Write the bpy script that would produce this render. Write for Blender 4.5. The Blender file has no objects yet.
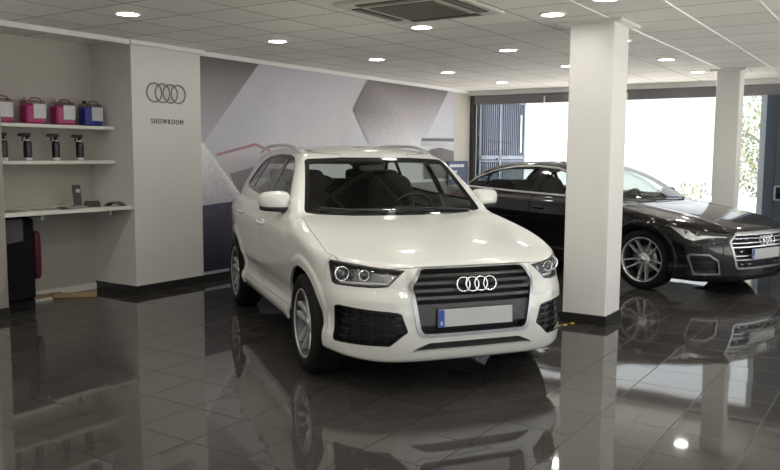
import bpy, bmesh, math, random
import numpy as np
from mathutils import Vector, Matrix
random.seed(7)
np.random.seed(7)
PI = math.pi
SC = bpy.context.scene
COL = SC.collection

# ---------------------------------------------------------------- materials
def _new(name):
    m = bpy.data.materials.new(name); m.use_nodes = True
    nt = m.node_tree; nt.nodes.clear()
    return m, nt

def N_(nt, typ, **kw):
    n = nt.nodes.new(typ)
    for k, v in kw.items():
        setattr(n, k, v)
    return n

def mat(name, color, rough=.5, metal=0., coat=0., spec=.5, emit=None, estr=0., noise=0., nscale=40., bump=0., trans=0., ior=1.5):
    m, nt = _new(name)
    out = N_(nt, 'ShaderNodeOutputMaterial'); p = N_(nt, 'ShaderNodeBsdfPrincipled')
    nt.links.new(p.outputs[0], out.inputs[0])
    p.inputs['Base Color'].default_value = (*color, 1); p.inputs['Roughness'].default_value = rough
    p.inputs['Metallic'].default_value = metal; p.inputs['Coat Weight'].default_value = coat
    p.inputs['Coat Roughness'].default_value = .03
    p.inputs['Specular IOR Level'].default_value = spec; p.inputs['IOR'].default_value = ior
    p.inputs['Transmission Weight'].default_value = trans
    if emit:
        p.inputs['Emission Color'].default_value = (*emit, 1); p.inputs['Emission Strength'].default_value = estr
    if noise or bump:
        tc = N_(nt, 'ShaderNodeTexCoord'); nz = N_(nt, 'ShaderNodeTexNoise')
        nz.inputs['Scale'].default_value = nscale; nz.inputs['Detail'].default_value = 4
        nt.links.new(tc.outputs['Object'], nz.inputs['Vector'])
        if noise:
            mx = N_(nt, 'ShaderNodeMix', data_type='RGBA')
            mx.inputs[6].default_value = (*[c * (1 - noise) for c in color], 1)
            mx.inputs[7].default_value = (*[min(1, c * (1 + noise)) for c in color], 1)
            nt.links.new(nz.outputs[0], mx.inputs[0]); nt.links.new(mx.outputs[2], p.inputs['Base Color'])
        if bump:
            b = N_(nt, 'ShaderNodeBump'); b.inputs['Strength'].default_value = bump; b.inputs['Distance'].default_value = .01
            nt.links.new(nz.outputs[0], b.inputs['Height']); nt.links.new(b.outputs[0], p.inputs['Normal'])
    return m

def glass_mat(name, tint, gloss=1.5):
    """thin sheet glass: tinted see-through plus Fresnel mirror"""
    m, nt = _new(name)
    out = N_(nt, 'ShaderNodeOutputMaterial'); mix = N_(nt, 'ShaderNodeMixShader')
    t = N_(nt, 'ShaderNodeBsdfTransparent'); g = N_(nt, 'ShaderNodeBsdfGlossy'); lw = N_(nt, 'ShaderNodeLayerWeight')
    t.inputs[0].default_value = (*tint, 1); g.inputs['Roughness'].default_value = .01
    r0 = ((gloss - 1) / (gloss + 1)) ** 2 * 1.6; lw.inputs[0].default_value = .5
    nt.links.new(math_(nt, 'MULTIPLY_ADD', math_(nt, 'POWER', lw.outputs['Facing'], 5.), 1 - r0, r0), mix.inputs[0]); nt.links.new(t.outputs[0], mix.inputs[1]); nt.links.new(g.outputs[0], mix.inputs[2])
    nt.links.new(mix.outputs[0], out.inputs[0])
    return m

def emis(name, color, s):
    m, nt = _new(name)
    out = N_(nt, 'ShaderNodeOutputMaterial'); e = N_(nt, 'ShaderNodeEmission')
    e.inputs[0].default_value = (*color, 1); e.inputs[1].default_value = s
    nt.links.new(e.outputs[0], out.inputs[0])
    return m

def math_(nt, op, a, b=None, c=None):
    n = N_(nt, 'ShaderNodeMath', operation=op)
    for i, v in enumerate((a, b, c)):
        if v is None: continue
        if isinstance(v, (int, float)): n.inputs[i].default_value = v
        else: nt.links.new(v, n.inputs[i])
    return n.outputs[0]

def tile_mat(name, base, line, size, offx, offy, lw, rough, spec, tilt=0., var=.1, coat=0., ior=1.5, lrough=.6, fine=0.):
    """square tiles laid in the room's own coordinates, each very slightly tilted and toned"""
    m, nt = _new(name)
    out = N_(nt, 'ShaderNodeOutputMaterial'); p = N_(nt, 'ShaderNodeBsdfPrincipled')
    nt.links.new(p.outputs[0], out.inputs[0])
    g = N_(nt, 'ShaderNodeNewGeometry'); sx = N_(nt, 'ShaderNodeSeparateXYZ')
    nt.links.new(g.outputs['Position'], sx.inputs[0])
    u = math_(nt, 'DIVIDE', math_(nt, 'SUBTRACT', sx.outputs[0], offx), size)
    v = math_(nt, 'DIVIDE', math_(nt, 'SUBTRACT', sx.outputs[1], offy), size)
    def edge(w):
        fr = math_(nt, 'FRACT', w); d = math_(nt, 'MINIMUM', fr, math_(nt, 'SUBTRACT', 1., fr))
        return math_(nt, 'LESS_THAN', d, lw / size / 2)
    e = math_(nt, 'MAXIMUM', edge(u), edge(v))
    cmb = N_(nt, 'ShaderNodeCombineXYZ')
    nt.links.new(math_(nt, 'FLOOR', u), cmb.inputs[0]); nt.links.new(math_(nt, 'FLOOR', v), cmb.inputs[1])
    wn = N_(nt, 'ShaderNodeTexWhiteNoise', noise_dimensions='3D'); nt.links.new(cmb.outputs[0], wn.inputs[0])
    sc = math_(nt, 'MULTIPLY_ADD', wn.outputs['Value'], 2 * var, 1 - var)
    nz = N_(nt, 'ShaderNodeTexNoise'); nz.inputs['Scale'].default_value = 30.; nz.inputs['Detail'].default_value = 5
    nt.links.new(g.outputs['Position'], nz.inputs['Vector'])
    sc = math_(nt, 'MULTIPLY', sc, math_(nt, 'MULTIPLY_ADD', nz.outputs[0], fine, 1 - fine / 2))
    vm = N_(nt, 'ShaderNodeVectorMath', operation='SCALE'); vm.inputs[0].default_value = base
    nt.links.new(sc, vm.inputs[3])
    mx = N_(nt, 'ShaderNodeMix', data_type='RGBA'); nt.links.new(e, mx.inputs[0])
    nt.links.new(vm.outputs[0], mx.inputs[6]); mx.inputs[7].default_value = (*line, 1)
    nt.links.new(mx.outputs[2], p.inputs['Base Color'])
    nt.links.new(math_(nt, 'MULTIPLY_ADD', e, lrough - rough, rough), p.inputs['Roughness'])
    p.inputs['Specular IOR Level'].default_value = spec; p.inputs['IOR'].default_value = ior
    p.inputs['Coat Weight'].default_value = coat; p.inputs['Coat Roughness'].default_value = .015
    if tilt:
        sub = N_(nt, 'ShaderNodeVectorMath', operation='SUBTRACT'); sub.inputs[1].default_value = (.5, .5, .5)
        nt.links.new(wn.outputs['Color'], sub.inputs[0])
        s2 = N_(nt, 'ShaderNodeVectorMath', operation='SCALE'); s2.inputs[3].default_value = tilt
        nt.links.new(sub.outputs[0], s2.inputs[0])
        # gentle waviness of the polished face
        n2 = N_(nt, 'ShaderNodeTexNoise'); n2.inputs['Scale'].default_value = 2.2; n2.inputs['Detail'].default_value = 1
        nt.links.new(g.outputs['Position'], n2.inputs['Vector'])
        sb2 = N_(nt, 'ShaderNodeVectorMath', operation='SUBTRACT'); sb2.inputs[1].default_value = (.5, .5, .5)
        nt.links.new(n2.outputs['Color'], sb2.inputs[0])
        s3 = N_(nt, 'ShaderNodeVectorMath', operation='SCALE'); s3.inputs[3].default_value = tilt * .8
        nt.links.new(sb2.outputs[0], s3.inputs[0])
        a1 = N_(nt, 'ShaderNodeVectorMath', operation='ADD'); nt.links.new(s2.outputs[0], a1.inputs[0]); nt.links.new(s3.outputs[0], a1.inputs[1])
        a2 = N_(nt, 'ShaderNodeVectorMath', operation='ADD'); nt.links.new(g.outputs['Normal'], a2.inputs[0]); nt.links.new(a1.outputs[0], a2.inputs[1])
        nn = N_(nt, 'ShaderNodeVectorMath', operation='NORMALIZE'); nt.links.new(a2.outputs[0], nn.inputs[0])
        nt.links.new(nn.outputs[0], p.inputs['Normal'])
        if coat: nt.links.new(nn.outputs[0], p.inputs['Coat Normal'])
    return m

def vcol_mat(name, rough=.5, speck=0., sscale=60.):
    m, nt = _new(name)
    out = N_(nt, 'ShaderNodeOutputMaterial'); p = N_(nt, 'ShaderNodeBsdfPrincipled')
    nt.links.new(p.outputs[0], out.inputs[0]); p.inputs['Roughness'].default_value = rough
    p.inputs['Specular IOR Level'].default_value = .25
    a = N_(nt, 'ShaderNodeAttribute', attribute_name='Col')
    tc = N_(nt, 'ShaderNodeTexCoord'); nz = N_(nt, 'ShaderNodeTexNoise')
    nz.inputs['Scale'].default_value = sscale; nz.inputs['Detail'].default_value = 6; nz.inputs['Roughness'].default_value = .7
    nt.links.new(tc.outputs['Object'], nz.inputs['Vector'])
    f = math_(nt, 'MULTIPLY_ADD', nz.outputs[0], 2 * speck, 1 - speck)
    vm = N_(nt, 'ShaderNodeVectorMath', operation='SCALE'); nt.links.new(a.outputs['Color'], vm.inputs[0]); nt.links.new(f, vm.inputs[3])
    nt.links.new(vm.outputs[0], p.inputs['Base Color'])
    return m

M = dict(
    wall=mat('painted_wall', (.70, .685, .65), .6, noise=.03, nscale=6),
    pillar=mat('pillar_paint', (.74, .735, .70), .5, noise=.02, nscale=5),
    alcove=mat('shaded_alcove_paint', (.45, .425, .375), .6, noise=.03, nscale=6),  # wall paint made darker; the alcove's shade is put into the colour
    shelf=mat('white_laminate', (.74, .73, .66), .4),
    black_skirt=mat('dark_skirting', (.025, .024, .023), .2),
    white=mat('white_gloss_trim', (.8, .8, .78), .35),
    header=mat('dark_header_glass', (.20, .19, .205), .12, spec=.7),
    frame=mat('dark_bronze_frame', (.06, .057, .055), .4),
    greyblue=mat('blue_grey_panel', (.055, .075, .105), .35),
    jamb=mat('pale_blue_metal', (.42, .48, .56), .35, metal=.3),
    gate=mat('pale_gate_metal', (.115, .14, .185), .4, metal=.2),
    gate_back=mat('gate_backing', (.026, .034, .052), .5),
    outwall=mat('pale_outside_wall', (.78, .78, .76), .7),
    pave=mat('bright_pavement', (.75, .74, .72), .8),
    light=emis('downlight_glow', (1., .96, .89), 50.),
    ring=mat('downlight_ring', (.85, .85, .82), .4),
    vent_dark=mat('vent_slot', (.02, .018, .016), .6),
    vent_grille=mat('vent_grille', (.20, .18, .145), .6, noise=.2, nscale=120),
    vent=mat('vent_plastic', (.62, .60, .53), .45),
    satin_frame=mat('satin_grille_frame', (.40, .41, .42), .3, metal=1.),
    chrome=mat('chrome', (.82, .83, .84), .12, metal=1.),
    satin=mat('satin_aluminium', (.76, .77, .78), .34, metal=1.),
    silver=mat('silver_rim_paint', (.66, .67, .68), .2, metal=.6),
    gunmetal=mat('dark_rim_paint', (.09, .09, .095), .3, metal=.7),
    tyre=mat('tyre_rubber', (.007, .007, .007), .7, spec=.2, noise=.2, nscale=60),
    disc=mat('brake_steel', (.25, .25, .25), .35, metal=.9),
    black=mat('black_plastic', (.012, .012, .013), .4),
    gloss=mat('gloss_black', (.008, .008, .009), .08),
    slat=mat('grey_grille_slat', (.030, .030, .032), .22),
    panelgrey=mat('grey_grille_panel', (.042, .042, .043), .4),
    liner=mat('wheel_well_liner', (.008, .008, .008), .8),
    gap=mat('panel_gap', (.20, .195, .18), .7),
    gapd=mat('dark_panel_gap', (.004, .004, .004), .7),
    white_paint=mat('white_car_paint', (.635, .638, .60), .32, coat=1., spec=.5),
    dark_paint=mat('dark_car_paint', (.0065, .0050, .0056), .25, coat=.9, spec=.1),
    lamp_in=mat('headlamp_reflector', (.36, .36, .37), .2, metal=.9),
    lamp_strip=mat('headlamp_light_guide', (.78, .78, .76), .2, metal=.4),
    lens=mat('projector_lens', (.05, .055, .06), .04, spec=.9, coat=1.),
    tail=mat('red_tail_lamp', (.25, .006, .006), .1, coat=1.),
    clear=glass_mat('clear_lamp_cover', (.93, .94, .94), 1.4),
    screen=glass_mat('windscreen_glass', (.84, .88, .84), 1.5),
    side=glass_mat('side_window_glass', (.82, .86, .83), 1.5),
    pane=glass_mat('shop_window_glass', (.96, .97, .97), 1.45),
    cloth_dark=mat('dark_seat_cloth', (.008, .008, .008), .85),
    lining=mat('cabin_lining', (.17, .165, .145), .8),
    dash=mat('dashboard_plastic', (.012, .012, .013), .55),
    plate=mat('blank_grey_plate', (.46, .465, .46), .5),
    plate_blue=mat('plate_blue_band', (.012, .07, .36), .45),
    plate_white=mat('plate_white_mark', (.75, .75, .75), .5),
    blue_sign=mat('blue_sign_face', (.008, .026, .09), .6, noise=.25, nscale=4),
    sign_white=mat('sign_white_print', (.6, .64, .7), .5),
    pink=mat('pink_fluid', (.37, .018, .125), .3, spec=.6),
    pale_cap=mat('pale_pink_cap', (.55, .38, .42), .4),
    blue=mat('blue_fluid', (.018, .035, .26), .3, spec=.6),
    clearplast=glass_mat('clear_jug_plastic', (.80, .70, .74), 1.35),
    paper=mat('white_paper_label', (.60, .61, .62), .6, noise=.2, nscale=50),
    paper2=mat('printed_leaflet', (.30, .29, .27), .5, noise=.5, nscale=22),
    paper3=mat('dark_leaflet', (.07, .065, .06), .45, noise=.4, nscale=22),
    bottle=mat('black_bottle', (.010, .009, .009), .3),
    wood=mat('pine_plank', (.34, .235, .125), .6, noise=.2, nscale=14),
    bag_black=mat('black_bag_fabric', (.006, .006, .0065), .85, spec=.2),
    bag_red=mat('dark_red_padding', (.065, .004, .009), .6),
    cloth_grey=mat('grey_cloth', (.085, .085, .088), .9, noise=.15, nscale=30),
    tape_y=mat('yellow_tape', (.72, .55, .03), .5),
    tape_k=mat('black_tape', (.015, .015, .015), .5),
    emblem=mat('brushed_emblem', (.30, .30, .30), .35, metal=.9),
    letter=mat('grey_lettering', (.10, .10, .105), .45),
    leaf=mat('pale_leaves', (.21, .24, .15), .6, noise=.4, nscale=9),
    bark=mat('grey_bark', (.20, .16, .12), .8),
    screen_dark=mat('dark_display', (.01, .012, .016), .1),
    mur=vcol_mat('mural_print', .45, .06, 4.),
    mur_sp=vcol_mat('mural_grainy_print', .5, .55, 38.),
    mur_sea=vcol_mat('mural_streaky_print', .45, .7, 9.),
)

# ---------------------------------------------------------------- mesh helpers
class MB:
    def __init__(self): self.v = []; self.f = []; self.sm = []
    def add(self, vs, fs, smooth=False):
        o = len(self.v); self.v += [tuple(map(float, p)) for p in vs]
        for q in fs: self.f.append([i + o for i in q]); self.sm.append(smooth)
        return self
    def box(self, c, s, R=None, bev=0.):
        x, y, z = [d / 2 for d in s]
        if bev > 0:
            b = min(bev, x * .9, y * .9, z * .9); vs = []; 
            for sx in (-1, 1):
                for sy in (-1, 1):
                    for sz in (-1, 1):
                        vs += [(sx * x, sy * (y - b), sz * (z - b)), (sx * (x - b), sy * y, sz * (z - b)), (sx * (x - b), sy * (y - b), sz * z)]
            bm = bmesh.new()
            for p in vs: bm.verts.new(p)
            bmesh.ops.convex_hull(bm, input=bm.verts)
            bm.verts.index_update()
            pts = [v.co.copy() for v in bm.verts]; fs = [[v.index for v in f.verts] for f in bm.faces]; bm.free()
        else:
            pts = [Vector((sx * x, sy * y, sz * z)) for sx in (-1, 1) for sy in (-1, 1) for sz in (-1, 1)]
            fs = [(0, 1, 3, 2), (4, 6, 7, 5), (0, 4, 5, 1), (2, 3, 7, 6), (0, 2, 6, 4), (1, 5, 7, 3)]
        c = Vector(c)
        return self.add([(R @ p if R else p) + c for p in pts], fs)
    def lathe(self, prof, seg=32, axis='z', c=(0, 0, 0), smooth=True, close=False):
        vs = []; fs = []; n = len(prof)
        for i in range(seg):
            a = 2 * PI * i / seg
            for r, h in prof:
                p = (r * math.cos(a), r * math.sin(a), h)
                if axis == 'y': p = (p[0], p[2], p[1])
                if axis == 'x': p = (p[2], p[0], p[1])
                vs.append((p[0] + c[0], p[1] + c[1], p[2] + c[2]))
        for i in range(seg):
            j = (i + 1) % seg
            for k in range(n - 1 + (1 if close else 0)):
                k2 = (k + 1) % n
                q = [i * n + k, j * n + k, j * n + k2, i * n + k2]
                if axis == 'y': q.reverse()
                fs.append(q)
        return self.add(vs, fs, smooth)
    def tube(self, pts, r, seg=10, cap=True, closed=False):
        pts = [Vector(p) for p in pts]; n = len(pts); vs = []; fs = []
        rr = r if isinstance(r, (list, tuple)) else [r] * n
        up = None
        for i, p in enumerate(pts):
            if closed: t = (pts[(i + 1) % n] - pts[i - 1])
            else: t = (pts[min(i + 1, n - 1)] - pts[max(i - 1, 0)])
            t.normalize()
            if up is None: up = Vector((0, 0, 1)) if abs(t.z) < .9 else Vector((1, 0, 0))
            a = t.cross(up).normalized(); b = a.cross(t).normalized(); up = b
            for k in range(seg):
                w = 2 * PI * k / seg
                vs.append(p + (a * math.cos(w) + b * math.sin(w)) * rr[i])
        for i in range(n if closed else n - 1):
            for k in range(seg):
                j = (i + 1) % n; l = (k + 1) % seg
                fs.append((i * seg + k, i * seg + l, j * seg + l, j * seg + k))
        if cap and not closed:
            fs.append(list(range(seg))[::-1]); fs.append([(n - 1) * seg + k for k in range(seg)])
        return self.add(vs, fs, True)
    def torus(self, R, r, c=(0, 0, 0), M3=None, seg=40, rs=10):
        pts = []
        for i in range(seg):
            a = 2 * PI * i / seg; p = Vector((math.cos(a) * R, math.sin(a) * R, 0))
            pts.append((M3 @ p if M3 else p) + Vector(c))
        return self.tube(pts, r, rs, closed=True)
    def prism(self, poly, h0, h1, fn):
        """poly of 2D points swept from h0 to h1; fn(a,b,h)->xyz"""
        n = len(poly)
        vs = [fn(a, b, h0) for a, b in poly] + [fn(a, b, h1) for a, b in poly]
        fs = [list(range(n))[::-1], [n + i for i in range(n)]] + [(i, (i + 1) % n, n + (i + 1) % n, n + i) for i in range(n)]
        return self.add(vs, fs)
    def super(self, c, r, e1=.5, e2=.5, nu=24, nv=14, R=None, fn=None):
        def sp(w, e): return math.copysign(abs(w) ** e, w)
        vs = []; fs = []; c = Vector(c)
        for j in range(nv + 1):
            ph = -PI / 2 + PI * j / nv
            for i in range(nu):
                th = 2 * PI * i / nu
                p = Vector((r[0] * sp(math.cos(ph), e1) * sp(math.cos(th), e2), r[1] * sp(math.cos(ph), e1) * sp(math.sin(th), e2), r[2] * sp(math.sin(ph), e1)))
                if fn: p = fn(p)
                vs.append((R @ p if R else p) + c)
        for j in range(nv):
            for i in range(nu):
                k = (i + 1) % nu
                fs.append((j * nu + i, j * nu + k, (j + 1) * nu + k, (j + 1) * nu + i))
        return self.add(vs, fs, True)
    def build(self, name, m, parent=None, loc=None, fixn=True):
        me = bpy.data.meshes.new(name); me.from_pydata(self.v, [], self.f)
        bm = bmesh.new(); bm.from_mesh(me)
        bmesh.ops.remove_doubles(bm, verts=bm.verts, dist=1e-6)
        if fixn: bmesh.ops.recalc_face_normals(bm, faces=bm.faces)
        bm.to_mesh(me); bm.free()
        if len(me.polygons) == len(self.sm):
            me.polygons.foreach_set('use_smooth', self.sm)
        else:
            me.polygons.foreach_set('use_smooth', [any(self.sm)] * len(me.polygons))
        me.materials.append(m)
        o = bpy.data.objects.new(name, me); COL.objects.link(o)
        if parent is not None: o.parent = parent
        if loc is not None: o.location = loc
        return o

def thing(name, label, cat, loc=(0, 0, 0), rz=0., group=None):
    o = bpy.data.objects.new(name, None); COL.objects.link(o)
    o.empty_display_size = .1; o.location = loc; o.rotation_euler = (0, 0, rz)
    return tag(o, label, cat, group)

def tag(o, label, cat, group=None):
    o['label'] = label; o['category'] = cat
    if group: o['group'] = group
    return o

def struct(o, label=None):
    o['kind'] = 'structure'
    if label: o['label'] = label
    return o

def dup(root, loc, rz, label, group=None):
    r = root.copy(); COL.objects.link(r); r.location = loc; r.rotation_euler = (0, 0, rz); r['label'] = label
    if group: r['group'] = group
    for ch in list(root.children):
        c = ch.copy(); COL.objects.link(c); c.parent = r
        for g in list(ch.children):
            d = g.copy(); COL.objects.link(d); d.parent = c
    return r

# ---------------------------------------------------------------- implicit car-body toolkit
def pchip(xs, ys, n=1600):
    xs = np.array(xs, float); ys = np.array(ys, float)
    o = np.argsort(xs); xs = xs[o]; ys = ys[o]
    h = np.diff(xs); d = np.diff(ys) / h; m = np.zeros(len(xs))
    for i in range(1, len(xs) - 1):
        if d[i - 1] * d[i] > 0:
            w1 = 2 * h[i] + h[i - 1]; w2 = h[i] + 2 * h[i - 1]
            m[i] = (w1 + w2) / (w1 / d[i - 1] + w2 / d[i])
    m[0] = d[0]; m[-1] = d[-1]
    q = np.linspace(xs[0], xs[-1], n); k = np.clip(np.searchsorted(xs, q) - 1, 0, len(h) - 1)
    t = (q - xs[k]) / h[k]
    v = ((1 + 2 * t) * (1 - t) ** 2 * ys[k] + t * (1 - t) ** 2 * h[k] * m[k] + t * t * (3 - 2 * t) * ys[k + 1] + t * t * (t - 1) * h[k] * m[k + 1])
    return lambda x: np.interp(x, q, v)

def smax(a, b, k):
    h = np.maximum(k - np.abs(a - b), 0) / k
    return np.maximum(a, b) + h * h * k * .25
def smin(a, b, k): return -smax(-a, -b, k)
def sstep(t):
    t = np.clip(t, 0, 1); return t * t * (3 - 2 * t)

def nets(f, lo, hi, h):
    ax = [np.arange(lo[i], hi[i] + h, h) for i in range(3)]
    X, Y, Z = np.meshgrid(*ax, indexing='ij')
    D = f(X, Y, Z); S = D < 0
    n = [s - 1 for s in D.shape]
    acc = np.zeros((*n, 3)); cnt = np.zeros(n)
    def cn(o): return tuple(slice(o[i], o[i] + n[i]) for i in range(3))
    C = [(a, b, c) for a in (0, 1) for b in (0, 1) for c in (0, 1)]
    for a in C:
        for i in range(3):
            if a[i] == 0:
                b = list(a); b[i] = 1; b = tuple(b)
                da = D[cn(a)]; db = D[cn(b)]; m = (da < 0) != (db < 0)
                t = da[m] / (da[m] - db[m])
                p = np.tile(np.array(a, float), (len(t), 1)); p[:, i] += t
                acc[m] += p; cnt[m] += 1
    act = cnt > 0
    idx = -np.ones(n, int); idx[act] = np.arange(act.sum())
    ii = np.argwhere(act)
    V = np.array([a[0] for a in ax]) + h * (ii + acc[act] / cnt[act][:, None])
    T = []
    for i in range(3):
        j, k = (i + 1) % 3, (i + 2) % 3
        a = [slice(None)] * 3; b = [slice(None)] * 3
        a[i] = slice(0, -1); b[i] = slice(1, None)
        for q in (j, k): a[q] = slice(1, -1); b[q] = slice(1, -1)
        sa = S[tuple(a)]; sb = S[tuple(b)]
        w = np.argwhere(sa != sb)
        if not len(w): continue
        fl = sa[tuple(w.T)]
        w = w.copy(); w[:, j] += 1; w[:, k] += 1
        def cell(dj, dk):
            q = w.copy(); q[:, j] += dj; q[:, k] += dk; return idx[tuple(q.T)]
        c0, c1, c2, c3 = cell(-1, -1), cell(0, -1), cell(0, 0), cell(-1, 0)
        Q = np.stack([c0, c1, c2, c3], 1); Q[~fl] = Q[~fl][:, ::-1]
        T.append(Q[:, [0, 1, 2]]); T.append(Q[:, [0, 2, 3]])
    T = np.concatenate(T)
    return V, T[(T >= 0).all(1)]

def grad(f, V, e=.004):
    g = np.zeros_like(V)
    for i in range(3):
        d = np.zeros(3); d[i] = e
        g[:, i] = (f(*(V + d).T) - f(*(V - d).T)) / (2 * e)
    return g

def compact(V, N, T):
    u, inv = np.unique(T, return_inverse=True)
    return V[u], N[u], inv.reshape(-1, 3)

def split(m, s):
    """cut a triangle sheet along s=0; returns (s<0 sheet, s>=0 sheet)"""
    V, N, T = m
    if len(T) == 0: return m, m
    s = np.where(np.abs(s) < 1e-6, 1e-6, s); neg = s < 0; c = neg[T].sum(1)
    A = [T[c == 3]]; B = [T[c == 0]]
    mx = (c == 1) | (c == 2)
    if mx.any():
        Tm = T[mx]; cm = c[mx]
        lone = np.where((cm == 1)[:, None], neg[Tm], ~neg[Tm]).argmax(1)
        r = np.arange(len(Tm))
        a = Tm[r, lone]; b = Tm[r, (lone + 1) % 3]; d = Tm[r, (lone + 2) % 3]
        E = np.concatenate([np.stack([a, b], 1), np.stack([a, d], 1)]); E.sort(1)
        ue, inv = np.unique(E, axis=0, return_inverse=True); inv = inv.ravel()
        t = (s[ue[:, 0]] / (s[ue[:, 0]] - s[ue[:, 1]]))[:, None]
        nv = V[ue[:, 0]] * (1 - t) + V[ue[:, 1]] * t
        nn = N[ue[:, 0]] * (1 - t) + N[ue[:, 1]] * t
        nn /= np.linalg.norm(nn, axis=1)[:, None] + 1e-12
        o = len(V); V = np.concatenate([V, nv]); N = np.concatenate([N, nn])
        p = inv[:len(Tm)] + o; q = inv[len(Tm):] + o
        t1 = np.stack([a, p, q], 1); t2 = np.concatenate([np.stack([p, b, d], 1), np.stack([p, d, q], 1)])
        k = cm == 1; k2 = np.concatenate([k, k])
        A += [t1[k], t2[~k2]]; B += [t1[~k], t2[k2]]
    A = np.concatenate(A); B = np.concatenate(B)
    return compact(V, N, A), compact(V, N, B)

def sdpoly(px, py, poly, r=0.):
    P = np.stack([px, py], 1); P0 = np.array(poly, float); n = len(P0)
    d = np.full(len(P), 1e9); ins = np.zeros(len(P), bool)
    for i in range(n):
        a = P0[i]; b = P0[(i + 1) % n]; e = b - a; w = P - a
        t = np.clip((w @ e) / (e @ e + 1e-12), 0, 1)
        d = np.minimum(d, np.linalg.norm(w - t[:, None] * e, axis=1))
        c = ((a[1] > P[:, 1]) != (b[1] > P[:, 1])) & (P[:, 0] < (b[0] - a[0]) * (P[:, 1] - a[1]) / (b[1] - a[1] + 1e-12) + a[0])
        ins ^= c
    return np.where(ins, -d, d) - r

def moved(m, d): return (m[0] + m[1] * d, m[1], m[2])

def sheet(name, m, mtl, parent, side=0, flange=0.):
    """link a sheet (or its mirror, or both) as one object; flange folds the rim inward"""
    V, N, T = m
    parts = []
    if side >= 0: parts.append((V, N, T))
    if side <= 0:
        f = np.array([1, -1, 1.]); parts.append((V * f, N * f, T[:, ::-1]))
    vs = []; fs = []; ln = []; o = 0
    for (v, nrm, t) in parts:
        vs.append(v); fs += (t + o).tolist(); ln.append(nrm[t.ravel()])
        if flange:
            E = np.concatenate([t[:, [0, 1]], t[:, [1, 2]], t[:, [2, 0]]])
            key = np.sort(E, 1); u, inv, ct = np.unique(key, axis=0, return_inverse=True, return_counts=True)
            be = E[ct[inv.ravel()] == 1]
            be = be[~((np.abs(v[be[:, 0], 1]) < 2e-3) & (np.abs(v[be[:, 1], 1]) < 2e-3))]
            if len(be):
                b, inv2 = np.unique(be, return_inverse=True); inv2 = inv2.reshape(-1, 2)
                vs.append(v[b] - nrm[b] * flange)
                q = np.stack([be[:, 1], be[:, 0], inv2[:, 0] + len(v), inv2[:, 1] + len(v)], 1)
                P = np.concatenate([v, v[b] - nrm[b] * flange])
                fn = np.cross(P[q[:, 1]] - P[q[:, 0]], P[q[:, 3]] - P[q[:, 0]]); fn /= np.linalg.norm(fn, axis=1)[:, None] + 1e-12
                fs += (q + o).tolist(); ln.append(np.repeat(fn, 4, axis=0)); o += len(b)
        o += len(v)
    me = bpy.data.meshes.new(name); me.from_pydata(np.concatenate(vs).tolist(), [], fs)
    me.polygons.foreach_set('use_smooth', [True] * len(me.polygons))
    L = np.concatenate(ln); L = L / (np.linalg.norm(L, axis=1)[:, None] + 1e-12)
    me.normals_split_custom_set(L.tolist())
    me.materials.append(mtl)
    ob = bpy.data.objects.new(name, me); COL.objects.link(ob); ob.parent = parent
    return ob

def body_function(P):
    def f(x, y, z):
        y = np.abs(y)
        zt = z + P['tilt'] * x
        W = P['W'](zt) - P['Wx'](x)
        for xw in (0., -P['wb']):
            d = np.hypot(x - xw, z - P['rw'])
            W = W + P['flare'] * sstep((P['fl_out'] - d) / .035) * sstep((P.get('fl_z', .93) - z) / .10)
        side = y - W
        top = (z - (P['Hc'](x) - P['drop'](x) * (np.clip(y, 0, 1.2) / .8) ** 2.6)) * .95
        if 'ridge' in P: top = top - P['ridge'] * np.exp(-((y - P['ridge_y'](x)) / .05) ** 2) * sstep((x + .5) / .3 + .6)
        fr = (x - (P['Fz'](z) - P['sweep'](y) - P['hl_in'] * sstep((y - P['hl_y']) / .06) * sstep((z - P['hl_z']) / .10)))
        fr = fr / np.sqrt(1 + P['sweepd'](y) ** 2)
        re = (P['Rz'](z) + P['rsweep'](y) - x)
        re = re / np.sqrt(1 + P['rsweepd'](y) ** 2)
        bot = P['zb'](x) - z
        low = smax(smax(side, top, P['k_st']), smax(fr, re, .02), P['k_ft'])
        low = smax(low, bot, .03)
        cs = (y - (P['Wc'](z) - P['Wcx'](x))) * .87
        rf = z - (P['Rf'](x) - P['crown'] * (np.clip(y, 0, 1.) / .6) ** 2.2)
        ws = (x - (P['WS'](z) - P['bow'] * (np.clip(y, 0, 1) / .73) ** 2)) * P['ws_s']
        bl = ((P['BL'](z) + .22 * (np.clip(y, 0, 1) / .7) ** 3) - x) * P['bl_s']
        cab = smax(smax(cs, rf, .07), smax(ws, bl, .05), .045)
        cab = np.maximum(cab, P['cab_z'] - z)
        return smin(low, cab, .022)
    return f

def dtab(xs, ys):
    p = pchip(xs, ys); q = np.linspace(min(xs), max(xs), 800); v = np.gradient(p(q), q)
    return p, (lambda x: np.interp(x, q, v))

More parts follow.
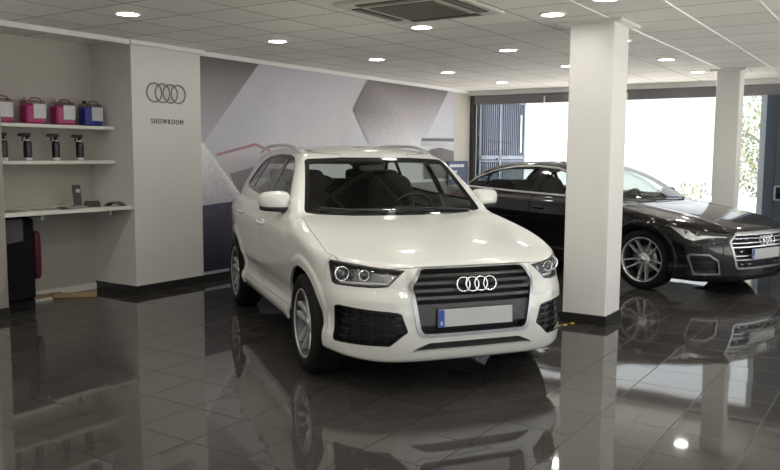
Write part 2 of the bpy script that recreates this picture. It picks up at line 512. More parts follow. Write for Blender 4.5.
def make_wheel(parent, loc, side, R, width, rim_r, style):
    """wheel standing at loc; outer face toward side (+1 left, -1 right)"""
    h = width / 2
    t = MB(); s = side
    prof = [(rim_r - .004, -h * .86), (rim_r + .012, -h * .96), (rim_r + .045, -h), (R - .03, -h * .93), (R - .006, -h * .8), (R, -h * .55), (R, h * .55),
            (R - .006, h * .8), (R - .03, h * .93), (rim_r + .045, h), (rim_r + .012, h * .96), (rim_r - .004, h * .86)]
    t.lathe(prof, 56, 'y')
    for g in (-.4, 0, .4):
        t.lathe([(R + .0005, g * h - .004), (R + .001, g * h), (R + .0005, g * h + .004)], 56, 'y')
    tyre = t.build('wheel', M['tyre'], parent, loc)
    b = MB()
    b.lathe([(rim_r - .002, s * h * .9), (rim_r + .004, s * h * .90), (rim_r + .004, s * h * .86), (rim_r - .014, s * h * .80), (rim_r - .024, s * h * .6), (rim_r - .03, -s * h * .8)], 56, 'y')
    rm = M['silver']
    b.build('rim', M['gunmetal'], tyre)
    b = MB(); b.lathe([(rim_r - .010, s * h * .84), (rim_r - .003, s * h * .91), (rim_r + .006, s * h * .91), (rim_r + .006, s * h * .87), (rim_r - .008, s * h * .80)], 56, 'y'); b.build('rim_lip', rm, tyre)
    sp = MB(); n = 5
    yo = s * h * .62
    for k in range(n):
        a0 = 2 * PI * k / n + PI / 2 + (.0 if style == 'v' else PI / 5)
        for sgn in (-1, 1):
            if style == 'v': ai, ao, wi, wo = .20, .16, .020, .021
            else: ai, ao, wi, wo = .30, .20, .0095, .0115
            # tapered bar from hub to rim with a bevelled crown
            r0, r1 = .050, rim_r - .012
            pts = []
            for q in range(6):
                u = q / 5; r = r0 + (r1 - r0) * u; a = a0 + sgn * (ai + (ao - ai) * u)
                if style == 'v': a = a0 + sgn * (.42 - .24 * u ** .6)
                w = wi + (wo - wi) * u; dep = yo + s * (.018 * u ** 2 - .012 * (1 - u))
                er = Vector((math.cos(a), 0, math.sin(a))); et = Vector((-math.sin(a), 0, math.cos(a)))
                c = er * r
                pts.append([c + et * w * .62 + Vector((0, dep, 0)), c - et * w * .62 + Vector((0, dep, 0)), c - et * w + Vector((0, dep - s * .014, 0)), c - et * w + Vector((0, dep - s * .05, 0)),
                            c + et * w + Vector((0, dep - s * .05, 0)), c + et * w + Vector((0, dep - s * .014, 0))])
            vs = [p for row in pts for p in row]; fs = []
            for q in range(5):
                for e in range(6):
                    fs.append((q * 6 + e, q * 6 + (e + 1) % 6, q * 6 + 6 + (e + 1) % 6, q * 6 + 6 + e))
            fs += [list(range(6)), [30 + e for e in range(6)]]
            sp.add(vs, fs)
    sp.lathe([(0, yo + s * .0), (.045, yo - s * .004), (.075, yo - s * .012), (.08, yo - s * .05), (0, yo - s * .05)], 28, 'y')
    sp.build('spokes', rm, tyre)
    c = MB(); c.lathe([(0, yo + s * .006), (.026, yo + s * .005), (.031, yo - s * .002), (.031, yo - s * .01), (0, yo - s * .01)], 20, 'y'); c.build('hub_cap', M['satin'], tyre)
    d = MB(); d.lathe([(.03, s * h * .2), (.155, s * h * .2), (.155, s * h * .08), (.03, s * h * .08)], 36, 'y', close=True); d.build('brake_disc', M['disc'], tyre)
    bk = MB(); bk.lathe([(0, -s * h * .3), (rim_r - .03, -s * h * .35)], 30, 'y'); bk.build('wheel_back', M['liner'], tyre)
    return tyre

def make_car(P, label, pose, paint, gapm):
    x0, y0, rz = pose
    root = thing('car', label, 'car', (x0, y0, 0), rz)
    f = body_function(P)
    V, T = nets(f, P['lo'], P['hi'], P['h'])
    for _ in range(5):
        g = grad(f, V); d = f(*V.T)
        st = -(d / ((g * g).sum(1) + 1e-6))[:, None] * g
        L = np.linalg.norm(st, axis=1)[:, None]; V = V + st * np.minimum(1, P['h'] * .5 / (L + 1e-9))
    N = grad(f, V, .006); N /= np.linalg.norm(N, axis=1)[:, None] + 1e-9
    m = (V, N, T)
    _, m = split(m, m[0][:, 1] - 0.)
    m[0][:, 1] = np.where(np.abs(m[0][:, 1]) < 1e-5, 0, m[0][:, 1])
    def S(fn):
        return fn(m[0][:, 0], m[0][:, 1], m[0][:, 2])
    wb, rw = P['wb'], P['rw']
    # wheel openings
    for xw in (0., -wb):
        _, m = split(m, S(lambda x, y, z: np.maximum(np.hypot(x - xw, z - rw) - P['arch'], .5 - y)))
    # underside leaves the paint
    floor_, m = split(m, S(lambda x, y, z: np.maximum(z - P['sill_z'](x), y * 0 - 1)))
    sheet('underbody', floor_, M['black'], root)
    X = {}
    def take(key, s):
        nonlocal m
        X[key], m = split(m, s)
    take('ws', S(lambda x, y, z: np.maximum(sdpoly(y, z, P['ws_poly']), P['ws_x'] - x)))
    take('bl', S(lambda x, y, z: np.maximum(sdpoly(y, z, P['bl_poly']), x - P['bl_x'])))
    take('dlo', S(lambda x, y, z: np.maximum(sdpoly(x, z, P['dlo']), .4 - y)))
    take('head', S(lambda x, y, z: np.maximum(sdpoly(y - x, z, P['head']), .2 - x)))
    take('grille', S(lambda x, y, z: np.maximum(sdpoly(y, z, P['grille']), .3 - x)))
    take('intake', S(lambda x, y, z: np.maximum(sdpoly(y - x, z, P['intake']), .2 - x)))
    take('slot', S(lambda x, y, z: np.maximum(sdpoly(y, z, P['slot']), .3 - x)))
    take('tail', S(lambda x, y, z: np.maximum(sdpoly(y + x + wb, z, P['tail']), x + wb + .45)))
    gaps = []
    def panel(key, s_fn, w=.0026):
        nonlocal m
        X[key], m = split(m, S(s_fn) + w)
        g, m = split(m, S(s_fn) - w)
        gaps.append(g)
    yh = P['hood_y']
    panel('hood', lambda x, y, z: np.maximum(np.maximum(y - yh(x), P['hood_lead'](y) - z), P['hood_x'] - x))
    panel('front_bumper', lambda x, y, z: np.maximum(P['bump_x'](z) - x, z - 1.0))
    panel('front_door', lambda x, y, z: np.maximum(sdpoly(x, z, P['fdoor'], .03), .3 - y))
    panel('rear_door', lambda x, y, z: np.maximum(np.maximum(sdpoly(x, z, P['rdoor'], .03), .3 - y), P['arch'] + .055 - np.hypot(x + wb, z - rw)))
    panel('tailgate', lambda x, y, z: np.maximum(np.maximum(y - .62, .62 - z), x + wb + .62))
    panel('rear_bumper', lambda x, y, z: np.maximum(z - .60, x + wb + .40))
    sheet('body_shell', m, paint, root, 0, .02)
    sheet('hood', X['hood'], paint, root, 0, .012)
    sheet('front_bumper', X['front_bumper'], paint, root, 0, .02)
    sheet('rear_bumper', X['rear_bumper'], paint, root, 0, .012)
    sheet('tailgate', X['tailgate'], paint, root, 0, .012)
    g = [moved(q, -.004) for q in gaps]
    o = 0; VV = []; NN = []; TT = []
    for q in g:
        VV.append(q[0]); NN.append(q[1]); TT.append(q[2] + o); o += len(q[0])
    sheet('panel_gap', (np.concatenate(VV), np.concatenate(NN), np.concatenate(TT)), gapm, root)
    # cabin lining: inner skin of roof and pillars
    lin, _ = split(m, (P['belt_z'] + .02) - m[0][:, 2]) if False else split(m, np.maximum(P['belt_z'] - .02 - m[0][:, 2], np.maximum(m[0][:, 0] - P['hood_x'] + .03, -m[0][:, 0] - wb - 1.2)))
    lin = moved(lin, -.022); lin = (lin[0], -lin[1], lin[2][:, ::-1])
    sheet('cabin_lining', lin, M['lining'], root)
    # glazing
    ws = X['ws']; frit, gl = split(ws, -P['frit'] - sdpoly(ws[0][:, 1], ws[0][:, 2], P['ws_poly']))
    sheet('windscreen', moved(gl, -.003), M['screen'], root)
    sheet('windscreen_border', moved(frit, -.002), M['gloss'], root, 0, .012)
    bl = X['bl']; frit, gl = split(bl, -.035 - sdpoly(bl[0][:, 1], bl[0][:, 2], P['bl_poly']))
    sheet('rear_window', moved(gl, -.003), M['side'], root); sheet('rear_window_border', moved(frit, -.002), M['gloss'], root)
    doors = {}
    for sd in (1, -1):
        doors['f', sd] = sheet('front_door', X['front_door'], paint, root, sd, .012)
        doors['r', sd] = sheet('rear_door', X['rear_door'], paint, root, sd, .012)
    d = X['dlo']
    panes = []
    for i, pl in enumerate(P['panes']):
        pn, d = split(d, sdpoly(d[0][:, 0], d[0][:, 2], pl, .01)); panes.append(pn)
    for sd in (1, -1):
        for i, pn in enumerate(panes):
            par = doors['f', sd] if i == 0 else doors['r', sd]
            sheet('window_glass', moved(pn, -.006), M['side'], par, sd)
    tr, rest = split(d, -P['dlo_trim'] - sdpoly(d[0][:, 0], d[0][:, 2], P['dlo']))
    sheet('window_surround', moved(rest, -.003), M['gloss'], root, 0, .01)
    sheet('window_trim', moved(tr, .001), P['trim_mat'], root, 0, .01)
    # lamps
    hd = X['head']; s = sdpoly(hd[0][:, 1] - hd[0][:, 0], hd[0][:, 2], P['head'])
    for sd in (1, -1):
        rimp, gl = split(hd, -.010 - s)
        H = sheet('headlight', moved(hd, -.075), M['lamp_in'], root, sd)
        sheet('lamp_rim', rimp, M['black'], H, sd, .075)
        sheet('lamp_cover', gl, M['clear'], H, sd)
        st, _ = split(hd, sdpoly(hd[0][:, 1] - hd[0][:, 0], hd[0][:, 2], P['drl'])) if P['drl'] else (None, None)
        if st is not None: sheet('light_guide', moved(st, -.03), M['lamp_strip'], H, sd, .02)
        for (u, zz, r) in P['proj']:
            k = np.argmin((hd[0][:, 1] - hd[0][:, 0] - u) ** 2 + (hd[0][:, 2] - zz) ** 2)
            c = hd[0][k] - np.array([.055, 0, 0]); c = Vector((c[0], c[1] * sd, c[2]))
            q = MB(); q.super(c, (r * .9, r, r), 1, 1, 20, 12); q.build('projector_lens', M['lens'], H)
            q = MB(); q.torus(r * 1.12, r * .16, c + Vector((.004, 0, 0)), Matrix.Rotation(PI / 2, 3, 'Y'), 30, 8); q.build('projector_ring', M['chrome'], H)
    tl = X['tail']
    for sd in (1, -1): sheet('tail_light', tl, M['tail'], root, sd, .01)
    # grille
    gr = X['grille']; s = sdpoly(gr[0][:, 1], gr[0][:, 2], P['grille'])
    fr, ins = split(gr, (-P['gr_w'] - s) if 'grille_in' not in P else -sdpoly(gr[0][:, 1], gr[0][:, 2], P['grille_in']))
    G = sheet('grille', moved(ins, -.06), M['liner'], root)
    sheet('grille_frame', moved(fr, P['gr_out']), P['gr_mat'], G, 0, .06)
    for (z0, z1, dep, mm, fl) in P['bars']:
        zz = (z0 + z1) / 2
        b, _ = split(ins, np.abs(ins[0][:, 2] - zz) - (z1 - z0) / 2)
        if len(b[2]): sheet('grille_bar', moved(b, dep), mm, G, 0, fl)
    it = X['intake']
    for sd in (1, -1):
        I = sheet('side_intake', moved(it, -.05), M['black'], root, sd)
        u = it[0][:, 1] - it[0][:, 0]; s = sdpoly(u, it[0][:, 2], P['intake'])
        fr, ins = split(it, -P['in_w'] - s)
        sheet('intake_frame', moved(fr, .001), P['in_mat'], I, sd, .05)
        for z0 in P['in_bars']:
            b, _ = split(ins, np.abs(ins[0][:, 2] - z0) - .008)
            if len(b[2]): sheet('intake_slat', moved(b, -.026), M['gloss'], I, sd, .02)
        ui = ins[0][:, 1] - ins[0][:, 0]
        for u0 in P['in_vert']:
            b, _ = split(ins, np.abs(ui - u0) - .008)
            if len(b[2]): sheet('intake_rib', moved(b, -.034), M['black'], I, sd, .01)
    sheet('lower_intake', moved(X['slot'], -.03), M['black'], root, 0)
    sl = X['slot']; s = sdpoly(sl[0][:, 1], sl[0][:, 2], P['slot']); fr, _ = split(sl, -.006 - s)
    sheet('lower_intake_edge', fr, paint, root, 0, .035)
    # surface probe on the nose
    def nose(y, z):
        a, b = .2, 1.2
        for _ in range(40):
            c = (a + b) / 2
            if f(np.array([c]), np.array([y]), np.array([z]))[0] < 0: a = c
            else: b = c
        return a
    def flank(x, z):
        a, b = .3, 1.2
        for _ in range(40):
            c = (a + b) / 2
            if f(np.array([x]), np.array([c]), np.array([z]))[0] < 0: a = c
            else: b = c
        return a
    # emblem of four linked rings
    zr, rr, tr_ = P['rings']
    E = MB()
    for k in range(4):
        y = (k - 1.5) * rr * 1.22
        sl = (nose(abs(y), zr + .04) - nose(abs(y), zr - .04)) / .08
        q = Matrix.Rotation(PI / 2, 3, 'Y'); q = Matrix.Rotation(-math.atan(sl) * -1, 3, 'Y') @ q
        E.torus(rr - tr_ / 2, tr_ / 2, (nose(abs(y), zr) + P['ring_out'] + (.002 if k % 2 else 0), y, zr), q, 36, 8)
    E.build('ring_emblem', M['chrome'], G)
    # number plate
    zp = P['plate_z']; xp = nose(.2, zp) + P['plate_out']; lean = math.atan((nose(.2, zp + .05) - nose(.2, zp - .05)) / .1)
    Rm = Matrix.Rotation(lean, 3, 'Y')
    q = MB(); q.box((0, 0, 0), (.008, .52, .11), Rm, .002); pl = q.build('number_plate', M['plate'], root, (xp, 0, zp))
    q = MB(); q.box(Rm @ Vector((.0045, -.24, 0)), (.002, .040, .106), Rm); q.build('plate_band', M['plate_blue'], pl)
    q = MB()
    for (a, b, c, d_) in ((-.246, -.030, .004, .022), (-.240, -.021, .012, .004), (-.240, -.030, .010, .004), (-.240, -.039, .012, .004)):
        q.box(Rm @ Vector((.0058, a + .002, b)), (.001, c, d_), Rm)
    q.build('plate_letter', M['plate_white'], pl)
    q = MB(); q.box((-.006, 0, 0), (.006, .53, .12), Rm, .002); q.build('plate_holder', M['black'], pl)
    # handles
    for sd in (1, -1):
        for key, (hx, hz) in zip(('f', 'r'), P['handles']):
            y = flank(hx, hz); q = MB()
            pts = [(hx - .10 + .2 * k / 8, sd * (y + .006 + .024 * math.sin(PI * k / 8) ** .6), hz + .004 * math.cos(PI * k / 8)) for k in range(9)]
            q.tube(pts, [.008, .013, .015, .015, .015, .015, .015, .013, .008], 10)
            q.build('handle', P['handle_mat'], doors[key, sd])
            q = MB(); q.super((hx + .02, sd * (y - .004), hz), (.085, .012, .026), .7, .8, 20, 10); q.build('handle_cup', paint, doors[key, sd])
    # mirrors
    mx, my, mz, ms = P['mirror']
    for sd in (1, -1):
        def shp(p):
            k = p.y / (.115 * ms); t = .5 + .5 * k
            return Vector((p.x * (1 - .25 * t) - .03 * t, p.y, p.z * (1 - .22 * t) + .006 * t))
        q = MB(); q.super((0, 0, 0), (.085 * ms, .115 * ms, .082 * ms), .62, .7, 28, 18, fn=shp)
        q.v = [(mx + a, sd * (my + b), mz + c) for a, b, c in q.v]
        mo = q.build('side_mirror', paint, root)
        q = MB(); q.super((0, 0, 0), (.086 * ms, .114 * ms, .030 * ms), .5, .7, 24, 10, fn=shp)
        q.v = [(mx + a - .004, sd * (my + b - .004), mz - .056 * ms + c) for a, b, c in q.v]; q.build('mirror_base', M['black'], mo)
        yb = flank(mx, P['belt_z'] + .01)
        q = MB(); q.tube([(mx - .01, sd * (my - .06), mz - .075 * ms), (mx - .005, sd * (my - .13), mz - .085 * ms), (mx, sd * (yb - .01), mz - .10 * ms)], [.026, .028, .034], 12); q.build('mirror_arm', M['black'], mo)
        q = MB(); q.super((mx - .082 * ms - .01, sd * my, mz), (.006, .095 * ms, .062 * ms), .6, .7, 22, 10); q.build('mirror_glass', M['chrome'], mo)
    # wheels and wells
    for xw in (0., -wb):
        for sd in (1, -1):
            wl = make_wheel(root, (xw, sd * (P['track'] / 2), P['R']), sd, P['R'], P['tw'], P['rim_r'], P['style'])
            if xw == 0.: wl.rotation_euler = (0, 0, P.get('steer', 0.))
            q = MB(); r = P['arch'] + .012; vs = []; fs = []
            n = 26
            for k in range(n + 1):
                a = -.35 + (PI + .7) * k / n
                for yy in (P['W'](.5) - .045, .42): vs.append((xw + r * math.cos(a), sd * yy, rw + r * math.sin(a)))
            for k in range(n): fs.append((2 * k, 2 * k + 1, 2 * k + 3, 2 * k + 2))
            c = len(vs); vs.append((xw, sd * .42, rw))
            for k in range(n): fs.append((2 * k + 1, c, 2 * k + 3))
            q.add(vs, fs); q.build('wheel_well', M['liner'], root)
    # cabin
    q = MB(); q.box(((P['hood_x'] - wb) / 2 - .15, 0, .42), (wb * .92, 1.36, .06)); q.build('cabin_floor', M['cloth_dark'], root)
    bz = P['belt_z']
    for sd in (1, -1):
        q = MB(); q.box((-1.65, sd * .74, (bz + .35) / 2 - .03), (2.3, .03, bz - .42), None, .01); q.build('door_card', M['cloth_dark'], root)
    dx = P['dash_x']
    q = MB(); q.prism([(dx + .42, bz - .10), (dx + .12, bz - .025), (dx - .05, bz - .045), (dx - .10, bz - .16), (dx - .02, bz - .45), (dx + .42, bz - .45)], -.68, .68, lambda a, b, h: (a, h, b)); q.build('dashboard', M['dash'], root)
    q = MB(); q.torus(.185, .017, (dx - .30, .37, bz - .10), Matrix.Rotation(math.radians(-66), 3, 'Y'), 40, 10)
    q.super((dx - .28, .37, bz - .11), (.035, .07, .06), .8, .8, 18, 10)
    q.tube([(dx - .30, .20, bz - .11), (dx - .28, .54, bz - .11)], .018, 8); q.tube([(dx - .28, .37, bz - .11), (dx - .25, .37, bz - .27)], .02, 8)
    q.build('steering_wheel', M['black'], root)
    rs = P['seat_x']
    for sd in (1, -1):
        q = MB(); R1 = Matrix.Rotation(math.radians(-14), 3, 'Y')
        q.super((rs, sd * .37, bz - .12), (.085, .25, .34), .45, .5, 26, 16, R1)
        q.super((rs + .28, sd * .37, bz - .47), (.28, .26, .09), .5, .45, 26, 12)
        st = q.build('seat', M['cloth_dark'], root)
        q = MB(); q.super((rs - .10, sd * .37, P['head_z']), (.055, .135, .095), .55, .55, 24, 14, R1)
        for w in (-.05, .05): q.tube([(rs - .085, sd * .37 + w, P['head_z'] - .18), (rs - .10, sd * .37 + w, P['head_z'])], .007, 8)
        q.build('headrest', M['cloth_dark'], st)
    q = MB(); q.super((rs - .95, 0, bz - .17), (.09, .66, .33), .4, .3, 30, 14, Matrix.Rotation(math.radians(-18), 3, 'Y')); q.super((rs - .68, 0, bz - .48), (.27, .66, .10), .4, .3, 30, 12)
    rb = q.build('rear_bench', M['cloth_dark'], root)
    for y in (-.40, .40):
        q = MB(); q.super((rs - 1.04, y, bz + P['rh']), (.045, .12, .065), .55, .55, 22, 12); q.build('headrest', M['cloth_dark'], rb)
    q = MB(); q.super((P['irm'][0], 0, P['irm'][1]), (.018, .12, .035), .6, .5, 22, 10); q.build('rear_view_mirror', M['black'], root)
    # wipers
    for (ya, yb_, off) in P['wipers']:
        def wsx(y, z): return float(P['WS'](np.array([z]))[0] - P['bow'] * (abs(y) / .73) ** 2)
        pts = []
        for k in range(9):
            t = k / 8; y = ya + (yb_ - ya) * t; z = P['wip_z'] + off * t
            pts.append((wsx(y, z) + .020, y, z + .006))
        q = MB(); q.tube(pts, [.010] + [.007] * 8, 8); q.build('wiper', M['black'], root)
    return root, f, nose, flank

# ---------------------------------------------------------------- white SUV
def white_suv():
    P = {}
    P.update(wb=2.603, rw=.345, R=.345, tw=.235, rim_r=.238, track=1.575, style='v', h=.0125, lo=(-3.62, -.03, .14), hi=(1.0, 1.04, 1.66))
    P['tilt'] = .010
    P['W'] = pchip([.10, .20, .26, .30, .335, .37, .40, .44, .49, .575, .68, .80, .88, .93, .965, 1.0, 1.05, 1.10, 1.16, 1.3, 1.7],
                   [.72, .80, .86, .885, .893, .886, .868, .858, .861, .884, .897, .9105, .914, .909, .896, .880, .860, .835, .80, .7, .3])
    P['Wx'] = pchip([-3.7, -3.4, -3.0, -2.6, -2.2, -1.2, -.4, .1, .4, .6, .8, 1.1], [.22, .14, .055, .018, .004, 0, .002, .008, .022, .05, .10, .2])
    P['flare'] = .018; P['fl_out'] = .485; P['arch'] = .398; P['fl_z'] = .90
    P['Hc'] = pchip([-3.7, -2.9, -1., -.62, -.44, -.2, .1, .35, .55, .68, .76, .82, .9, 1.1], [1.06, 1.11, 1.11, 1.10, 1.078, 1.045, .998, .950, .907, .869, .840, .806, .74, .5])
    P['drop'] = pchip([-3.7, -1.0, -.5, 0, .3, .5, .8, 1.1], [.02, .03, .036, .05, .065, .07, .06, .06])
    P['ridge'] = .0; P['ridge_y'] = lambda x: .5 + 0 * x
    P['Fz'] = pchip([.08, .17, .205, .235, .29, .36, .42, .5, .6, .7, .77, .82, .87, .95, 1.1], [.70, .765, .815, .845, .862, .872, .874, .872, .865, .853, .838, .824, .80, .72, .4])
    sx = [0, .2, .4, .5, .6, .7, .78, .84, .88, .92, 1.0, 1.2]; sy = [0, .003, .016, .036, .078, .155, .255, .365, .48, .64, 1.1, 2.2]
    P['sweep'], P['sweepd'] = dtab(sx, sy)
    P['hl_in'] = .028; P['hl_y'] = .395; P['hl_z'] = .60
    P['Rz'] = pchip([.10, .22, .30, .45, .60, .75, .95, 1.05, 1.2, 1.7], [-3.2, -3.38, -3.45, -3.49, -3.495, -3.47, -3.43, -3.40, -3.3, -3.0])
    P['rsweep'], P['rsweepd'] = dtab([0, .3, .5, .7, .8, .88, .95, 1.2], [0, .01, .03, .10, .18, .30, .5, 1.3])
    P['zb'] = pchip([-3.7, -3.3, -3.0, -2.2, -.5, .3, .6, .8, 1.1], [.32, .27, .25, .25, .25, .25, .24, .222, .222])
    P['sill_z'] = pchip([-3.7, -3.2, -3., -2.3, -.4, .35, .5, .6, 1.1], [.36, .34, .31, .305, .30, .28, .255, .20, .18])
    P['k_st'] = .05; P['k_ft'] = .045
    P['Wc'] = pchip([.8, 1.02, 1.10, 1.16, 1.25, 1.35, 1.45, 1.50, 1.55, 1.7], [.90, .862, .838, .815, .770, .715, .655, .622, .585, .45])
    P['Wcx'] = pchip([-3.7, -3.3, -2.8, -2.3, -1.6, -.9, -.4, 0], [.20, .13, .065, .02, 0, .008, .035, .09])
    P['Rf'] = pchip([-3.8, -3.3, -3.0, -2.6, -2.1, -1.7, -1.35, -1.1, -.93, -.7, 0], [1.40, 1.50, 1.545, 1.578, 1.592, 1.588, 1.570, 1.538, 1.503, 1.43, 1.2])
    P['crown'] = .03
    P['WS'] = pchip([.85, 1.05, 1.2, 1.35, 1.47, 1.56, 1.7], [-.20, -.43, -.605, -.79, -.95, -1.09, -1.35]); P['bow'] = .055; P['ws_s'] = .62
    P['BL'] = pchip([.85, 1.05, 1.2, 1.4, 1.5, 1.7], [-3.46, -3.38, -3.30, -3.16, -3.06, -2.8]); P['bl_s'] = .86
    P['cab_z'] = .95; P['belt_z'] = 1.11
    P['ws_poly'] = [(-1, 1.055), (.40, 1.055), (.66, 1.060), (.728, 1.072), (.734, 1.09), (.728, 1.11), (.612, 1.455), (.598, 1.468), (.57, 1.474), (.3, 1.486), (-1, 1.490)]
    P['ws_x'] = -1.2; P['frit'] = .032
    P['bl_poly'] = [(-1, 1.12), (.56, 1.12), (.60, 1.18), (.53, 1.40), (.47, 1.44), (-1, 1.45)]; P['bl_x'] = -3.0
    P['dlo'] = [(-.66, 1.122), (-.79, 1.225), (-.94, 1.345), (-1.10, 1.445), (-1.22, 1.482), (-1.4, 1.503), (-1.8, 1.510), (-2.2, 1.490), (-2.42, 1.44), (-2.58, 1.33), (-2.68, 1.235), (-2.66, 1.205), (-2.5, 1.188), (-1.7, 1.150), (-1.0, 1.130)]
    P['panes'] = [[(-.76, 1.158), (-.93, 1.305), (-1.10, 1.415), (-1.21, 1.450), (-1.36, 1.470), (-1.33, 1.165), (-1.0, 1.158)],
                  [(-1.50, 1.470), (-1.8, 1.478), (-2.10, 1.466), (-2.20, 1.215), (-1.7, 1.180), (-1.47, 1.172)],
                  [(-2.18, 1.455), (-2.38, 1.405), (-2.52, 1.31), (-2.59, 1.245), (-2.5, 1.23), (-2.27, 1.222)]]
    P['dlo_trim'] = .016; P['trim_mat'] = M['gloss']
    P['head'] = [(-.335, .797), (-.215, .698), (-.10, .690), (.30, .692), (.345, .705), (.405, .832), (.39, .843), (.10, .830), (-.2, .808)]
    P['drl'] = [(-.20, .712), (.29, .703), (.325, .72), (.36, .80), (.335, .80), (.31, .728), (.29, .718), (-.20, .726)]
    P['proj'] = [(.20, .765, .040), (-.02, .757, .030)]
    P['grille'] = [(-1, .812), (.345, .811), (.375, .800), (.436, .712), (.438, .69), (.398, .44), (.380, .396), (.352, .385), (-1, .381)]
    P['grille_in'] = [(-1, .803), (.335, .803), (.358, .793), (.410, .710), (.412, .69), (.372, .445), (.358, .418), (.338, .408), (-1, .404)]
    P['gr_w'] = .02; P['gr_out'] = .005; P['gr_mat'] = M['satin_frame']
    sl = M['slat']
    P['bars'] = [(.757, .777, -.008, sl, .02), (.711, .731, -.008, sl, .02), (.665, .685, -.008, sl, .02), (.619, .639, -.008, sl, .02), (.455, .590, -.014, M['panelgrey'], .03)]
    P['intake'] = [(-.40, .425), (-.345, .543), (-.25, .552), (.25, .572), (.30, .56), (.315, .35), (.29, .335), (-.255, .336)]
    P['in_w'] = .010; P['in_mat'] = M['gloss']; P['in_bars'] = [.375, .42, .465, .51]; P['in_vert'] = [-.22, -.08, .06, .19]
    P['slot'] = [(-1, .360), (.31, .356), (.335, .348), (.45, .300), (.44, .289), (-1, .288)]
    P['tail'] = [(-.02, .90), (-.1, 1.05), (.35, 1.08), (.42, 1.0), (.35, .90)]
    P['hood_y'] = pchip([-1, -.5, -.3, 0, .35, .42, .5, 1.1], [.77, .772, .79, .812, .822, .80, .79, .79])
    P['hood_lead'] = pchip([0, .34, .42, .55, .7, .85, 1.2], [.816, .816, .812, .806, .81, .828, .84]); P['hood_x'] = -.44
    P['bump_x'] = lambda z: np.where(z < .69, .42 + .04 * np.clip((.69 - z) / .4, 0, 1), .42)
    P['fdoor'] = [(-.44, .42), (-.42, .95), (-.44, 1.08), (-.60, 1.22), (-.98, 1.475), (-1.42, 1.53), (-1.42, 1.15), (-1.40, .42)]
    P['rdoor'] = [(-1.47, .42), (-1.49, 1.15), (-1.49, 1.53), (-2.1, 1.52), (-2.26, 1.40), (-2.36, 1.16), (-2.42, 1.0), (-2.38, .8), (-2.1, .42)]
    P['rings'] = (.708, .050, .0115); P['ring_out'] = .022; P['plate_z'] = .502; P['plate_out'] = .004
    P['handles'] = [(-1.27, .945), (-2.18, .975)]; P['handle_mat'] = M['white_paint']
    P['mirror'] = (-.745, .912, 1.148, 1.03)
    P['dash_x'] = -.78; P['seat_x'] = -1.62; P['head_z'] = 1.275; P['rh'] = .19; P['irm'] = (-1.08, 1.40)
    P['wipers'] = [(.62, -.02, .035), (-.10, -.62, .035)]; P['wip_z'] = 1.066
    root, f, nose, flank = make_car(P, 'white compact SUV in front of the mural, blank grey number plate', (-2.9588, 4.8936, math.radians(-35.38)), M['white_paint'], M['gap'])
    for sd in (1, -1):
        q = MB(); pts = []
        for k in range(22):
            t = k / 21; x = -1.13 - 1.70 * t
            z = float(P['Rf'](np.array([x]))[0]) - .036 + .040 * min(1, 5 * t, 5 * (1 - t)) - .008
            pts.append((x, sd * (.585 - .02 * abs(t - .4)), z))
        q.tube(pts, [.008] + [.0155] * 20 + [.008], 10); q.build('roof_rail', M['satin'], root)
    q = MB()
    q.tube([(-2.85, 0, 1.53), (-2.93, 0, 1.575), (-3.0, 0, 1.585)], [.03, .02, .006], 10); q.build('antenna_fin', M['white_paint'], root)
    return root

